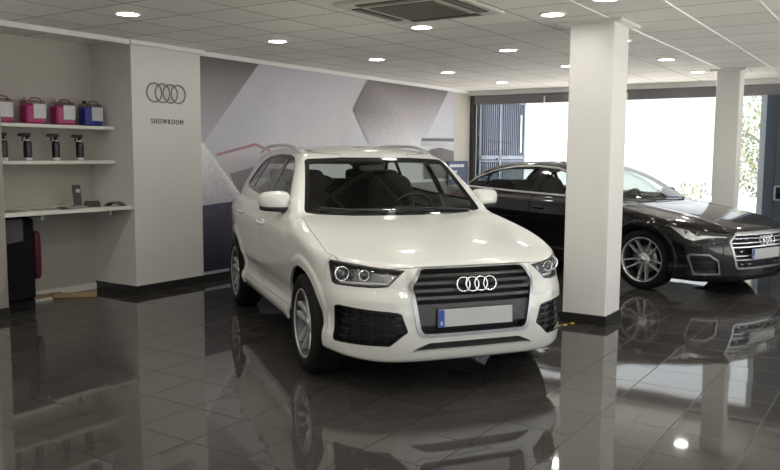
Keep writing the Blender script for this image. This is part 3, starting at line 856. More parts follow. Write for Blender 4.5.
# ---------------------------------------------------------------- dark sedan
def dark_sedan():
    P = {}
    P.update(wb=2.924, rw=.345, R=.345, tw=.245, rim_r=.252, track=1.63, style='ten', steer=math.radians(8), h=.014, lo=(-4.1, -.03, .1), hi=(1.05, 1.04, 1.52))
    P['tilt'] = .012
    P['W'] = pchip([.05, .15, .20, .25, .30, .36, .45, .55, .64, .70, .745, .79, .86, .93, .99, 1.05, 1.2, 1.6], [.70, .80, .87, .905, .915, .905, .906, .920, .934, .941, .943, .936, .918, .89, .855, .81, .7, .3])
    P['Wx'] = pchip([-4.2, -3.9, -3.4, -2.9, -2.2, -1.2, -.2, .2, .5, .7, .9, 1.2], [.25, .16, .06, .02, 0, 0, .004, .012, .03, .06, .12, .25])
    P['flare'] = .014; P['fl_out'] = .46; P['arch'] = .368
    P['Hc'] = pchip([-4.2, -4.0, -3.7, -3.3, -2.9, -1., -.65, -.4, 0, .3, .55, .72, .82, .88, .94, 1.2], [1.0, 1.045, 1.07, 1.03, .99, .985, .985, .968, .925, .885, .838, .793, .752, .712, .65, .4])
    P['drop'] = pchip([-4.2, -3.4, -3.0, -1.0, -.5, 0, .5, .8, 1.2], [.07, .05, .02, .02, .03, .045, .06, .07, .07])
    P['ridge'] = .010; P['ridge_y'] = lambda x: .60 + .10 * np.clip(-x, -1, 1) * .3
    P['Fz'] = pchip([.05, .14, .18, .22, .28, .36, .45, .55, .63, .69, .73, .80, 1.1], [.76, .84, .895, .915, .925, .935, .94, .938, .928, .910, .885, .80, .4])
    P['sweep'], P['sweepd'] = dtab([0, .2, .35, .5, .6, .7, .78, .85, .90, .95, 1.05, 1.2], [0, .005, .02, .06, .105, .175, .26, .365, .48, .65, 1.15, 2.0])
    P['hl_in'] = .02; P['hl_y'] = .54; P['hl_z'] = .55
    P['Rz'] = pchip([.05, .2, .35, .55, .8, 1.0, 1.2, 1.6], [-3.8, -3.94, -3.99, -4.0, -3.99, -3.98, -3.9, -3.5])
    P['rsweep'], P['rsweepd'] = dtab([0, .3, .5, .7, .8, .88, .95, 1.2], [0, .015, .045, .13, .22, .35, .55, 1.3])
    P['zb'] = pchip([-4.2, -3.5, -2.9, -.4, .5, .9, 1.2], [.30, .22, .17, .16, .16, .155, .155])
    P['sill_z'] = pchip([-4.2, -3.4, -3, -.4, .4, .6, 1.2], [.28, .25, .22, .21, .19, .17, .16])
    P['k_st'] = .05; P['k_ft'] = .04
    P['Wc'] = pchip([.7, .93, .98, 1.04, 1.15, 1.25, 1.34, 1.39, 1.44, 1.6], [.91, .865, .838, .808, .748, .69, .625, .58, .52, .35])
    P['Wcx'] = pchip([-4.2, -3.7, -3.2, -2.6, -1.9, -1.2, -.5, 0], [.30, .17, .07, .015, 0, .008, .04, .10])
    P['Rf'] = pchip([-4.0, -3.5, -3.1, -2.7, -2.35, -2.0, -1.7, -1.45, -1.2, -.5], [1.10, 1.255, 1.345, 1.407, 1.437, 1.445, 1.432, 1.398, 1.34, 1.1])
    P['crown'] = .03
    P['WS'] = pchip([.8, .98, 1.1, 1.25, 1.38, 1.46, 1.6], [-.18, -.47, -.69, -.98, -1.26, -1.47, -1.9]); P['bow'] = .16; P['ws_s'] = .45
    P['BL'] = pchip([.8, 1.0, 1.06, 1.2, 1.35, 1.6], [-4.0, -3.72, -3.62, -3.40, -3.10, -2.6]); P['bl_s'] = .5
    P['cab_z'] = .90; P['belt_z'] = 1.0
    P['ws_poly'] = [(-1, .93), (.45, .945), (.66, .965), (.735, .985), (.735, 1.01), (.60, 1.335), (.57, 1.358), (.3, 1.376), (-1, 1.382)]
    P['ws_x'] = -1.9; P['frit'] = .022
    P['bl_poly'] = [(-1, 1.09), (.56, 1.09), (.58, 1.12), (.50, 1.31), (.45, 1.335), (-1, 1.345)]; P['bl_x'] = -2.9
    P['dlo'] = [(-.74, .992), (-.92, 1.09), (-1.15, 1.225), (-1.37, 1.315), (-1.6, 1.362), (-2.0, 1.385), (-2.4, 1.372), (-2.75, 1.325), (-3.1, 1.232), (-3.36, 1.115), (-3.42, 1.07), (-3.38, 1.050), (-3.1, 1.045), (-2.2, 1.020), (-1.3, 1.0)]
    P['panes'] = [[(-.90, 1.035), (-1.14, 1.182), (-1.37, 1.275), (-1.58, 1.322), (-1.72, 1.332), (-1.76, 1.045), (-1.3, 1.035)],
                  [(-1.90, 1.340), (-2.0, 1.344), (-2.4, 1.333), (-2.70, 1.29), (-2.84, 1.245), (-2.86, 1.075), (-2.2, 1.055), (-1.92, 1.047)],
                  [(-2.93, 1.215), (-3.1, 1.175), (-3.28, 1.10), (-3.1, 1.082), (-2.93, 1.078)]]
    P['dlo_trim'] = .022; P['trim_mat'] = M['satin']
    P['head'] = [(-.32, .628), (-.33, .672), (-.20, .690), (0, .702), (.30, .738), (.56, .778), (.60, .768), (.47, .70), (.34, .625), (.22, .595), (.05, .620), (-.15, .640)]
    P['drl'] = [(.56, .768), (.46, .708), (.34, .64), (.22, .612), (.0, .645), (-.28, .643), (-.28, .662), (.0, .668), (.18, .66), (.30, .738)]
    P['proj'] = [(.10, .685, .022), (.26, .690, .022)]
    P['grille'] = [(-1, .704), (.43, .702), (.465, .690), (.545, .615), (.55, .59), (.46, .325), (.43, .30), (-1, .292)]
    P['gr_w'] = .022; P['gr_out'] = .006; P['gr_mat'] = M['satin_frame']
    ch = M['satin']
    P['bars'] = [(z, z + .013, -.008, ch, .03) for z in (.345, .392, .439, .486, .533, .580, .627, .668)]
    P['intake'] = [(-.20, .245), (-.16, .40), (-.02, .47), (.26, .47), (.30, .44), (.20, .235)]
    P['in_w'] = .020; P['in_mat'] = M['emblem']; P['in_bars'] = [.30, .35, .40]; P['in_vert'] = []
    P['slot'] = [(-1, .262), (.40, .258), (.48, .24), (.46, .215), (-1, .21)]
    P['tail'] = [(-.25, .80), (-.25, .95), (.30, .97), (.36, .9), (.3, .82)]
    P['hood_y'] = pchip([-1, -.6, -.3, 0, .3, .5, .7, 1.2], [.78, .785, .80, .815, .82, .80, .76, .7])
    P['hood_lead'] = pchip([0, .44, .55, .7, .85, 1.2], [.712, .712, .70, .725, .755, .78]); P['hood_x'] = -.62
    P['bump_x'] = lambda z: .40 + 0 * z
    P['fdoor'] = [(-.50, .30), (-.46, .80), (-.55, .97), (-.78, 1.10), (-1.32, 1.345), (-1.80, 1.40), (-1.79, 1.0), (-1.72, .30)]
    P['rdoor'] = [(-1.79, .30), (-1.86, 1.0), (-1.87, 1.40), (-2.5, 1.38), (-2.88, 1.27), (-2.98, 1.05), (-2.90, .8), (-2.45, .30)]
    P['rings'] = (.605, .052, .012); P['ring_out'] = .022; P['plate_z'] = .462; P['plate_out'] = .012
    P['handles'] = [(-1.64, .845), (-2.66, .865)]; P['handle_mat'] = M['dark_paint']
    P['mirror'] = (-1.0, .925, 1.03, .92)
    P['dash_x'] = -.92; P['seat_x'] = -1.95; P['head_z'] = 1.165; P['rh'] = .10; P['irm'] = (-1.32, 1.27)
    P['wipers'] = [(.62, -.02, .03), (-.10, -.62, .03)]; P['wip_z'] = .978
    root, *_ = make_car(P, 'dark polished saloon car parked by the shop window behind the pillars', (-2.181, 9.835, math.radians(-22.48)), M['dark_paint'], M['gapd'])
    return root

white_suv()
dark_sedan()

# ---------------------------------------------------------------- the room
XW, YB, ZC = -6.95, 13.2, 2.68
XR, YN = 2.6, -2.6
def slab(name, c, s, m, label=None, bev=0.):
    q = MB(); q.box(c, s, None, bev); return struct(q.build(name, m), label)

M['floor'] = tile_mat('polished_floor_tile', (.050, .046, .042), (.020, .018, .016), .41, -3.10, 2.78, .007, .045, .5, tilt=.006, var=.10, ior=1.52, lrough=.4, fine=.3)
M['ceiling'] = tile_mat('ceiling_tile', (.86, .825, .775), (.15, .14, .125), .6, -1.05, 5.35, .012, .75, .3, var=.035, fine=.08)
slab('floor', ((XR - 8.0) / 2, (YB + YN) / 2 + .1, -.05), (XR + 8.2, YB - YN + .4, .1), M['floor'])
slab('ceiling', ((XR - 8.0) / 2, (YB + YN) / 2 + .1, ZC + .05), (XR + 8.2, YB - YN + .4, .1), M['ceiling'])
slab('wall_left', (XW - .06, (6.45 + YB) / 2, ZC / 2), (.12, YB - 6.45, ZC), M['wall'])
slab('wall_right', (XR + .06, (YB + YN) / 2, 2.56), (.12, YB - YN, .24), M['wall'])
q = MB(); q.box((XR + .06, (YB + YN) / 2, 1.22), (.010, YB - YN, 2.44)); struct(q.build('added_window_2', M['pane']))  # unseen window added in the right wall to light room and ceiling
for i in range(6):
    slab('trim_%d' % (20 + i), (XR + .06, YN + .06 + i * (YB - YN - .12) / 5, 1.22), (.12, .12, 2.44), M['frame'])  # posts of the added window
slab('wall_near', ((XR - 7.6) / 2, YN - .06, ZC / 2), (XR + 7.8, .12, ZC), M['wall'])
slab('wall_left_near', (-6.94, (YN + 4.05) / 2, ZC / 2), (.12, 4.05 - YN, ZC), M['wall'])
# column between alcove and mural (with the lettering)
slab('wall_column', (-7.29, 5.97, ZC / 2), (.82, .96, ZC), M['wall'])
# alcove
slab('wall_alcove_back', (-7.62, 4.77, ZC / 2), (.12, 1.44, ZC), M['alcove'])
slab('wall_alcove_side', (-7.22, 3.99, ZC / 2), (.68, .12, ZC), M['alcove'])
# skirtings
def skirt(name, c, s, m=None): return slab(name, c, s, m or M['black_skirt'])
skirt('baseboard_column', (-6.876, 5.97, .045), (.014, .975, .09))
skirt('baseboard_alcove_side', (-7.22, 5.484, .045), (.68, .014, .09))
skirt('baseboard_alcove_back', (-7.553, 4.77, .035), (.014, 1.42, .07), M['shelf'])
skirt('baseboard_left_near', (-6.873, (YN + 4.06) / 2, .045), (.014, 4.06 - YN, .09))
# ceiling edge mouldings
slab('trim_1', (-6.925, 9.6, 2.655), (.05, 6.9, .05), M['white'])
slab('trim_2', (-6.855, 5.97, 2.66), (.05, 1.02, .04), M['white'])
slab('trim_3', (-6.87, 4.2, 2.655), (.06, 2.5, .05), M['white'])
slab('trim_4', (-2.2, YB - .05, 2.64), (9.6, .10, .08), M['white'])
# tee rails of the suspended ceiling; white here stands in for caught window light
for i, x in enumerate((-1.05, -1.65, -2.25)):
    slab('trim_%d' % (5 + i), (x, 6.6, ZC - .004), (.016, 13.0, .008), M['white'])

# pillars
def pillar(cx, cy, label, w=.40):
    q = MB(); q.box((0, 0, ZC / 2), (w, w, ZC), None, .006)
    o = struct(q.build('pillar', M['pillar'], None, (cx, cy, 0)), label)
    q = MB(); q.box((0, 0, .045), (w + .03, w + .03, .09), None, .003); q.build('skirting', M['black_skirt'], o)
    q = MB(); q.box((0, 0, ZC - .012), (w + .16, w + .16, .024), None, .003); q.build('ceiling_collar', M['pillar'], o)
pillar(-2.415, 7.03, 'square white pillar standing between the two cars')
pillar(-2.16, 11.65, 'square white pillar behind the dark car against the window', .30)

# hazard tape on the floor by the pillar
def tape():
    t = thing('floor_tape', 'yellow and black hazard tape on the floor at the foot of the pillar', 'tape', (-2.565, 6.575, .001), math.radians(72))
    for k in range(5):
        q = MB(); q.prism([(k * .05 - .02, -.02), (k * .05 + .03, -.02), (k * .05 + .05, .02), (k * .05, .02)], 0, .0015, lambda a, b, h: (a, b, h))
        q.build('yellow_stripe' if k % 2 == 0 else 'black_stripe', M['tape_y'] if k % 2 == 0 else M['tape_k'], t)
tape()

# ---------------------------------------------------------------- back facade
def facade():
    WL, WR = -6.86, -1.99
    slab('wall_back', (-6.97 + .02, YB + .04, 1.3), (.16, .12, 2.6), M['frame'])
    slab('wall_back_header', ((WL + XR) / 2, YB + .05, 2.535), (XR - WL, .14, .20), M['header'])
    slab('wall_back_right', ((-1.91 + XR) / 2, YB + .05, 1.22), (XR + 1.91, .14, 2.44), M['greyblue'])
    w = MB(); w.box(((WL + WR) / 2, YB + .02, 1.22), (WR - WL, .010, 2.42)); struct(w.build('window_1', M['pane']))
    slab('trim_8', (-1.95, YB + .02, 1.22), (.08, .10, 2.44), M['jamb'])
    slab('trim_9', ((WL + WR) / 2, YB + .02, .02), (WR - WL, .08, .04), M['frame'])
    for i, x in enumerate((-5.48, -4.03)):
        slab('trim_%d' % (10 + i), (x, YB - .03, 2.49), (.022, .02, .12), M['white'])
    for i, x in enumerate((-1.75, -1.45, -1.15)):
        slab('trim_%d' % (12 + i), (x, YB - .03, 1.22), (.03, .02, 2.44), M['frame'])
    slab('wall_back_left', (-6.97, YB - .16, 1.32), (.06, .25, 2.64), M['wall'])
facade()

def outdoors():
    q = MB(); q.box((-3, 23, -.06), (40, 19.4, .08)); q.box((10.3, 5.3, -.06), (15, 15.9, .08)); struct(q.build('pavement', M['pave']), 'bright pavement outside the shop window')
    # folding gate leaf standing open outside
    g = thing('metal_gate', 'pale blue grey barred metal gate standing open outside the window at left', 'gate', (-6.80, 13.28, 0))
    q = MB()
    for z in (.05, 1.47, 2.58): q.box((0, 1.0, z), (.05, 2.04, .07))
    for y in (0, .86, 2.0): q.box((0, y, 1.31), (.05, .06, 2.56))
    q.box((.0, 1.0, 1.40), (.03, 2.0, .03))
    q.build('gate_frame', M['gate'], g)
    for k in range(22):
        y = .06 + k * .088
        q = MB(); q.box((.004, y, 1.31), (.022, .022, 2.5)); q.build('gate_bar', M['gate'], g)
    q = MB(); q.box((-.04, 1.0, 1.31), (.02, 2.02, 2.56)); q.build('gate_backing', M['gate_back'], g)
    q = MB(); q.box((.04, 1.78, 1.95), (.03, .04, .75), None, .008); q.build('gate_latch_bar', M['white'], g)
    q = MB(); q.box((.04, .72, 1.44), (.05, .08, .05), None, .01); q.build('gate_lock', M['frame'], g)
    # tree
    t = thing('tree', 'pale leafy tree seen through the window beside the far pillar', 'tree', (-2.75, 18.6, 0))
    q = MB(); q.tube([(0, 0, 0), (.03, .02, .6), (-.02, 0, 1.2), (.02, .03, 1.9), (.0, 0, 2.4)], [.09, .075, .06, .045, .02], 10)
    for a in range(7):
        w = a * 2.4; z = .9 + .22 * a
        q.tube([(0, 0, z), (.25 * math.cos(w), .25 * math.sin(w), z + .22), (.5 * math.cos(w), .5 * math.sin(w), z + .35)], [.03, .02, .008], 7)
    q.build('trunk', M['bark'], t)
    q = MB()
    for k in range(1500):
        while True:
            p = Vector((random.uniform(-1, 1), random.uniform(-1, 1), random.uniform(-1, 1)))
            if .25 < p.length < 1: break
        c = Vector((p.x * .75, p.y * .75, 1.75 + p.z * 1.15))
        a = Vector((random.gauss(0, 1), random.gauss(0, 1), random.gauss(0, 1))).normalized(); b = a.orthogonal().normalized(); n = .055 * random.uniform(.6, 1.3)
        q.add([c - a * n, c + b * n * .5, c + a * n, c - b * n * .5], [(0, 1, 2, 3)])
    q.build('foliage', M['leaf'], t, fixn=False)
    s = thing('shrub', 'low pale shrub outside the window above the dark car bonnet', 'shrub', (-4.3, 18.2, 0))
    q = MB()
    for a in range(9): q.tube([(0, 0, 0), (.2 * math.cos(a * .7), .2 * math.sin(a * .7), .35), (.4 * math.cos(a * .7), .4 * math.sin(a * .7), .65)], [.02, .014, .006], 6)
    q.build('stems', M['bark'], s)
    q = MB()
    for k in range(500):
        p = Vector((random.gauss(0, .33), random.gauss(0, .25), abs(random.gauss(.5, .2))))
        a = Vector((random.gauss(0, 1), random.gauss(0, 1), random.gauss(0, 1))).normalized(); b = a.orthogonal().normalized(); n = .05 * random.uniform(.6, 1.3)
        q.add([p - a * n, p + b * n * .5, p + a * n, p - b * n * .5], [(0, 1, 2, 3)])
    q.build('foliage', M['leaf'], s, fixn=False)
outdoors()

# wall display at the right edge
t = thing('wall_display', 'small dark display with a pale edge on the blue grey wall at far right', 'display', (-1.60, 13.13, .97))
q = MB(); q.box((0, 0, 0), (.30, .03, .22), None, .006); q.build('bezel', M['jamb'], t)
q = MB(); q.box((.01, -.018, 0), (.26, .006, .18)); q.build('screen', M['screen_dark'], t)

# ---------------------------------------------------------------- mural
def mural():
    me = bpy.data.meshes.new('wall_mural'); vs = []; fs = []; cols = []; mi = []
    lay = [0]
    def poly(pts, c, mat_i=0, sub=0):
        """pts: (y,z) corners; c: colour per corner (or one)"""
        if not isinstance(c[0], (tuple, list)): c = [c] * len(pts)
        x = XW + .008 + .0012 * lay[0]; lay[0] += 1
        o = len(vs)
        vs.extend([(x, p[0], p[1]) for p in pts]); cols.extend([tuple(min(.9, q * (1.3 if max(p) > .3 else 1.)) for q in p) for p in c])
        fs.append([o + i for i in range(len(pts))]); mi.append(mat_i)
    lav = (.40, .385, .42); wht = (.62, .62, .65); grb = (.20, .175, .18); lb = (.47, .47, .52)
    y0, y1, zt, zb = 6.46, 12.55, 2.63, .115
    # pale sky in facets
    poly([(y0, 1.2), (8.0, 1.2), (8.0, zt), (y0, zt)], [lb, wht, lav, lav])
    poly([(8.0, 1.0), (10.2, 1.0), (10.2, zt), (8.0, zt)], [wht, (.66, .67, .70), (.45, .43, .46), lav])
    poly([(10.2, 1.0), (y1, 1.0), (y1, zt), (10.2, zt)], [(.66, .67, .70), (.45, .46, .52), (.34, .33, .38), (.45, .43, .46)])
    poly([(8.75, 1.0), (9.9, 1.0), (9.87, 1.68), (9.478, 2.16)], [(.55, .55, .59), (.62, .63, .66), (.58, .58, .62), (.50, .49, .53)])
    # lower band
    poly([(y0, zb), (9.4, zb), (9.4, 1.05), (y0, 1.0)], [(.022, .02, .045), (.03, .028, .05), (.10, .09, .13), (.10, .09, .13)], 2)
    poly([(9.4, zb), (y1, zb), (y1, 1.05), (9.4, 1.05)], [(.03, .028, .05), (.05, .05, .06), (.2, .19, .2), (.10, .09, .13)], 2)
    # red edged pale ice block
    poly([(6.60, 1.46), (6.738, 1.50), (7.41, 1.632), (7.69, 1.545), (7.95, 1.30), (7.95, 1.0), (7.1, 1.0)], [(.48, .46, .49)] * 4 + [(.38, .37, .39), (.2, .2, .23), (.3, .3, .33)])
    poly([(6.95, 1.27), (7.45, 1.36), (7.85, 1.30), (7.9, 1.05), (7.1, 1.0)], [(.26, .25, .27), (.22, .21, .23), (.30, .29, .31), (.2, .19, .22), (.24, .23, .26)])
    poly([(6.738, 1.478), (7.41, 1.612), (7.71, 1.520), (7.71, 1.556), (7.41, 1.648), (6.738, 1.512)], (.33, .19, .235))
    # white spray
    poly([(6.46, 1.66), (6.53, 1.63), (7.12, 1.03), (7.02, .93), (6.46, .90)], [(.69, .69, .72), (.69, .69, .72), (.69, .69, .72), (.40, .39, .44), (.42, .41, .46)], 1)
    # brown grey shard, dark at top
    poly([(6.46, 2.63), (7.479, 2.63), (6.53, 1.63), (6.46, 1.66)], [(.165, .14, .135), (.155, .13, .13), (.40, .385, .42), (.40, .38, .40)])
    # grainy dark hexagon
    cx = (10.9, 2.15)
    hx = [(9.863, 2.63), (12.322, 2.63), (11.626, 1.853), (11.3, 1.55), (10.6, 1.45), (9.868, 1.685), (9.478, 2.164)]
    hc = [(.19, .165, .165), (.16, .145, .16), (.42, .42, .46), (.62, .63, .67), (.62, .62, .66), (.46, .45, .48), (.22, .20, .20)]
    for i in range(len(hx)):
        if i: lay[0] -= 1
        j = (i + 1) % len(hx)
        poly([hx[i], hx[j], cx], [hc[i], hc[j], (.34, .315, .325)], 1)
    # banded rocks by the corner
    poly([(11.45, 1.79), (y1, 1.81), (y1, 1.75), (11.4, 1.74)], (.12, .115, .14))
    poly([(11.4, 1.74), (y1, 1.75), (y1, 1.66), (11.4, 1.66)], [(.40, .40, .44), (.46, .46, .5), (.36, .35, .38), (.33, .32, .35)])
    poly([(11.5, 1.42), (11.7, 1.60), (12.05, 1.64), (y1, 1.58), (y1, 1.1), (11.5, 1.1)], [(.24, .22, .23), (.13, .11, .11), (.12, .10, .10), (.17, .15, .15), (.10, .09, .10), (.12, .10, .11)], 1)
    me.from_pydata(vs, [], fs)
    ca = me.color_attributes.new('Col', 'FLOAT_COLOR', 'POINT')
    for i, c in enumerate(cols): ca.data[i].color = (*c, 1)
    for m in ('mur', 'mur_sp', 'mur_sea'): me.materials.append(M[m])
    me.polygons.foreach_set('material_index', mi)
    o = bpy.data.objects.new('wall_mural', me); COL.objects.link(o)
    tag(o, 'large printed wall mural of grey and lavender angular shards behind the white car', 'mural')
    q = MB(); q.box((XW + .012, 9.5, .095), (.012, 6.08, .03)); struct(q.build('trim_15', M['jamb']))
    q = MB(); q.box((XW + .012, 9.5, .04), (.012, 6.08, .08)); struct(q.build('baseboard_left', M['black_skirt']))
    q = MB(); q.box((XW + .006, 12.86, 1.32), (.01, .62, 2.64)); struct(q.build('trim_16', M['alcove']))
mural()

# blue sign with rows of white print
t = thing('blue_sign', 'dark blue sign with rows of white print at the mural corner', 'sign', (-6.90, 12.66, 1.19))
q = MB(); q.box((0, 0, 0), (.02, .74, .42), None, .003); q.build('panel', M['blue_sign'], t)
q = MB(); rnd = random.Random(3)
for r_, (n, h) in enumerate(((9, .05), (4, .035), (6, .05))):
    y = -.32
    for k in range(n):
        w = rnd.uniform(.03, .07)
        if y + w > .33: break
        q.box((.0115, y + w / 2, .13 - r_ * .105), (.002, w, h)); y += w + .014
q.build('print', M['sign_white'], t)

# emblem and lettering on the column
q = MB()
for k in range(4):
    q.torus(.100, .0075, (-6.871 + (.004 if k % 2 else 0), 5.783 + k * .110, 2.161), Matrix.Rotation(PI / 2, 3, 'Y'), 44, 8)
tag(q.build('wall_emblem', M['emblem']), 'four linked grey metal rings mounted on the white column', 'emblem')
cu = bpy.data.curves.new('wall_lettering', 'FONT'); cu.body = 'SHOWROOM'; cu.size = .088; cu.extrude = .004; cu.offset = -.0016; cu.align_x = 'CENTER'; cu.align_y = 'CENTER'; cu.space_character = 1.3
tmp = bpy.data.objects.new('tmp_text', cu); COL.objects.link(tmp)
bpy.context.view_layer.update()
me = bpy.data.meshes.new_from_object(tmp.evaluated_get(bpy.context.evaluated_depsgraph_get()))
bpy.data.objects.remove(tmp)
xs = [v.co.x for v in me.vertices]; sc_ = .445 / (max(xs) - min(xs))
for v in me.vertices: v.co.x *= sc_; v.co.y *= .9
me.name = 'wall_lettering'; me.materials.clear(); me.materials.append(M['letter'])
o = bpy.data.objects.new('wall_lettering', me); COL.objects.link(o)
o.matrix_world = Matrix(((0, 0, 1, -6.876), (1, 0, 0, 5.957), (0, 1, 0, 1.852), (0, 0, 0, 1)))
tag(o, 'SHOWROOM in small grey capitals on the white column below the rings', 'lettering')

# ---------------------------------------------------------------- alcove contents
def shelf_board(z, xf, label, name='wall_shelf', th=.035):
    q = MB(); q.box(((-7.56 + xf) / 2, 4.77, z - th / 2), (xf + 7.56, 1.43, th), None, .003)
    o = q.build(name, M['shelf']); tag(o, label, 'worktop' if name == 'worktop' else 'shelf'); return o
shelf_board(1.79, -7.17, 'upper white wall shelf in the alcove holding coloured jugs')
shelf_board(1.43, -7.17, 'lower white wall shelf in the alcove holding spray bottles')
shelf_board(.955, -6.90, 'deep white worktop across the alcove with leaflets on it', 'worktop', .04)
for i, y in enumerate((4.50, 5.28)):
    t = MB(); t.box((-7.25, y, .885), (.50, .03, .05), None, .004)
    tag(t.build('shelf_bracket', M['shelf']), 'white bracket under the alcove worktop, ' + ('behind the bag' if i == 0 else 'nearest the column'), 'bracket')

def jug(y, fl, label):
    t = thing('fluid_jug', label, 'jug', (-7.33, y, 1.7905), 0, 'jugs on the upper shelf')
    def shell(z0, z1, g):
        q = MB(); q.box((0, 0, (z0 + z1) / 2), (.14 - g, .215 - g, z1 - z0), None, .016); return q
    shell(0.002, .172 if fl == 'pink' else .178, .004).build('fluid', M[fl], t)
    q = shell(.172, .205, .0); q.build('clear_top', M['clearplast'], t)
    q = MB(); q.tube([(0, .095, .195), (0, .085, .222), (0, .03, .230), (0, -.02, .222), (0, -.035, .198)], .009, 10); q.build('grip', M['clearplast'], t)
    q = MB(); q.lathe([(0, .232), (.019, .232), (.021, .228), (.021, .203), (0, .203)], 18, 'z', (0, -.072, 0)); q.build('cap', M['pale_cap'] if fl == 'pink' else M['black'], t)
    q = MB(); q.box((.0715, .032, .112), (.003, .135, .125), None, .001); q.build('paper_label', M['paper'], t)
    t.scale = (1, 1, 1.14)
jug(4.30, 'pink', 'jug of pink fluid cut off at the left edge, white label')
jug(4.648, 'pink', 'jug of pink fluid with white label, second from left on the top shelf')
jug(4.978, 'pink', 'jug of pink fluid with white label, standing next to the blue jug')
jug(5.312, 'blue', 'jug of blue fluid with black cap on the top shelf')

def sprayer(y, label):
    t = thing('spray_bottle', label, 'bottle', (-7.30, y, 1.4305), 0, 'spray bottles on the lower shelf')
    q = MB(); q.lathe([(0, .0), (.036, .0), (.040, .006), (.040, .03)], 22, 'z'); q.build('bottle_foot', M['paper'], t)
    q = MB(); q.lathe([(.040, .03), (.040, .165), (.036, .185), (.019, .205), (.013, .212), (0, .212)], 22, 'z'); q.build('bottle_body', M['bottle'], t)
    q = MB(); q.lathe([(.0285, .1945), (.0235, .2015), (.0185, .2065)], 22, 'z'); q.build('bottle_shoulder', M['paper'], t)
    q = MB(); q.lathe([(.017, .205), (.017, .235), (0, .235)], 16, 'z')
    q.box((0, -.022, .252), (.028, .12, .034), None, .008); q.box((0, -.088, .250), (.02, .022, .022), None, .005)
    q.tube([(0, -.04, .236), (0, -.055, .215), (0, -.05, .19)], [.008, .007, .005], 8); q.build('trigger', M['bottle'], t)
sprayer(4.31, 'black spray bottle cut off at the left edge of the lower shelf')
sprayer(4.56, 'black spray bottle below the second pink jug')
sprayer(4.868, 'black spray bottle below the gap before the third pink jug')
sprayer(5.146, 'black spray bottle below the blue jug, rightmost on the lower shelf')

# leaflets and a card holder on the worktop
def leaflet(x, y, w, d, rz, m, label, tilt=0., h=.006):
    q = MB(); n = 6; vs = []; fs = []
    for k in range(n + 1):
        u = k / n; z = h + .020 * math.sin(PI * u) * tilt
        for s in (-1, 1): vs.append((w * (u - .5), s * d / 2, z))
    b = len(vs); vs += [(a, c, max(0.0005, e - h)) for a, c, e in vs]
    for k in range(n):
        fs.append((2 * k, 2 * k + 1, 2 * k + 3, 2 * k + 2)); fs.append((b + 2 * k, b + 2 * k + 2, b + 2 * k + 3, b + 2 * k + 1))
        fs.append((2 * k, 2 * k + 2, b + 2 * k + 2, b + 2 * k)); fs.append((2 * k + 1, b + 2 * k + 1, b + 2 * k + 3, 2 * k + 3))
    fs.append((0, b, b + 1, 1)); fs.append((2 * n, 2 * n + 1, b + 2 * n + 1, b + 2 * n))
    q.add(vs, fs)
    o = q.build('leaflet', m, None, (x, y, .9552)); o.rotation_euler = (0, 0, rz); tag(o, label, 'leaflet', 'leaflets on the worktop')
leaflet(-7.05, 4.20, .21, .28, .5, M['paper2'], 'printed leaflet at the left end of the worktop')
leaflet(-7.05, 4.56, .21, .22, -.3, M['paper2'], 'printed leaflet flat on the worktop left of the card holder')
leaflet(-7.02, 4.84, .21, .28, .2, M['paper2'], 'open leaflet lying in front of the card holder', 1.)
leaflet(-7.10, 5.13, .20, .14, -.5, M['paper3'], 'dark curled brochure right of the card holder', 2.6)
leaflet(-7.00, 5.34, .20, .12, .3, M['paper3'], 'small dark brochure at the right end of the worktop', 2.)
t = thing('card_holder', 'small grey card standing upright on the alcove worktop', 'holder', (-7.26, 5.065, .9555), math.radians(-12))
R1 = Matrix.Rotation(math.radians(-10), 3, 'Y')
q = MB(); q.box((0, 0, .115), (.012, .085, .215), R1, .002); q.build('card', M['cloth_grey'], t)
q = MB(); q.box((.0, .01, .16), (.015, .04, .035), R1); q.build('card_print', M['paper'], t)
q = MB(); q.box((-.01, 0, .006), (.07, .09, .012), None, .002); q.build('foot', M['cloth_grey'], t)

# trolley bag with red padded side, grey cloth over it
t = thing('upright_bag', 'tall black upright bag with dark red padded side under the worktop', 'bag', (-7.14, 4.255, 0))
q = MB(); q.box((0, 0, .49), (.22, .36, .80), None, .03); q.build('bag_body', M['bag_black'], t)
q = MB(); q.super((.02, .205, .52), (.10, .035, .235), .35, .4, 24, 16); q.build('side_padding', M['bag_red'], t)
q = MB(); q.tube([(-.02, .02, .86), (-.02, .02, .895), (-.02, .16, .885), (-.02, .17, .80)], .012, 10); q.build('pull_handle', M['black'], t)
q = MB(); q.box((0, 0, .045), (.16, .36, .09), None, .01); q.build('foot_rail', M['bag_black'], t)
q = MB(); vs = []; fs = []
for i in range(9):
    for j in range(9):
        u = i / 8; v = j / 8
        x, z = .117 + .004 * math.sin(9 * u) * v, .886 - v * (.24 - .03 * u)
        vs.append((x, -.17 + .22 * u, z))
for i in range(8):
    for j in range(8): fs.append((i * 9 + j, i * 9 + 9 + j, i * 9 + 10 + j, i * 9 + j + 1))
q.add(vs, fs, True)
o = q.build('draped_cloth', M['cloth_grey'], None, (-7.14, 4.255, 0)); tag(o, 'grey cloth hanging down the front of the black upright bag', 'cloth')

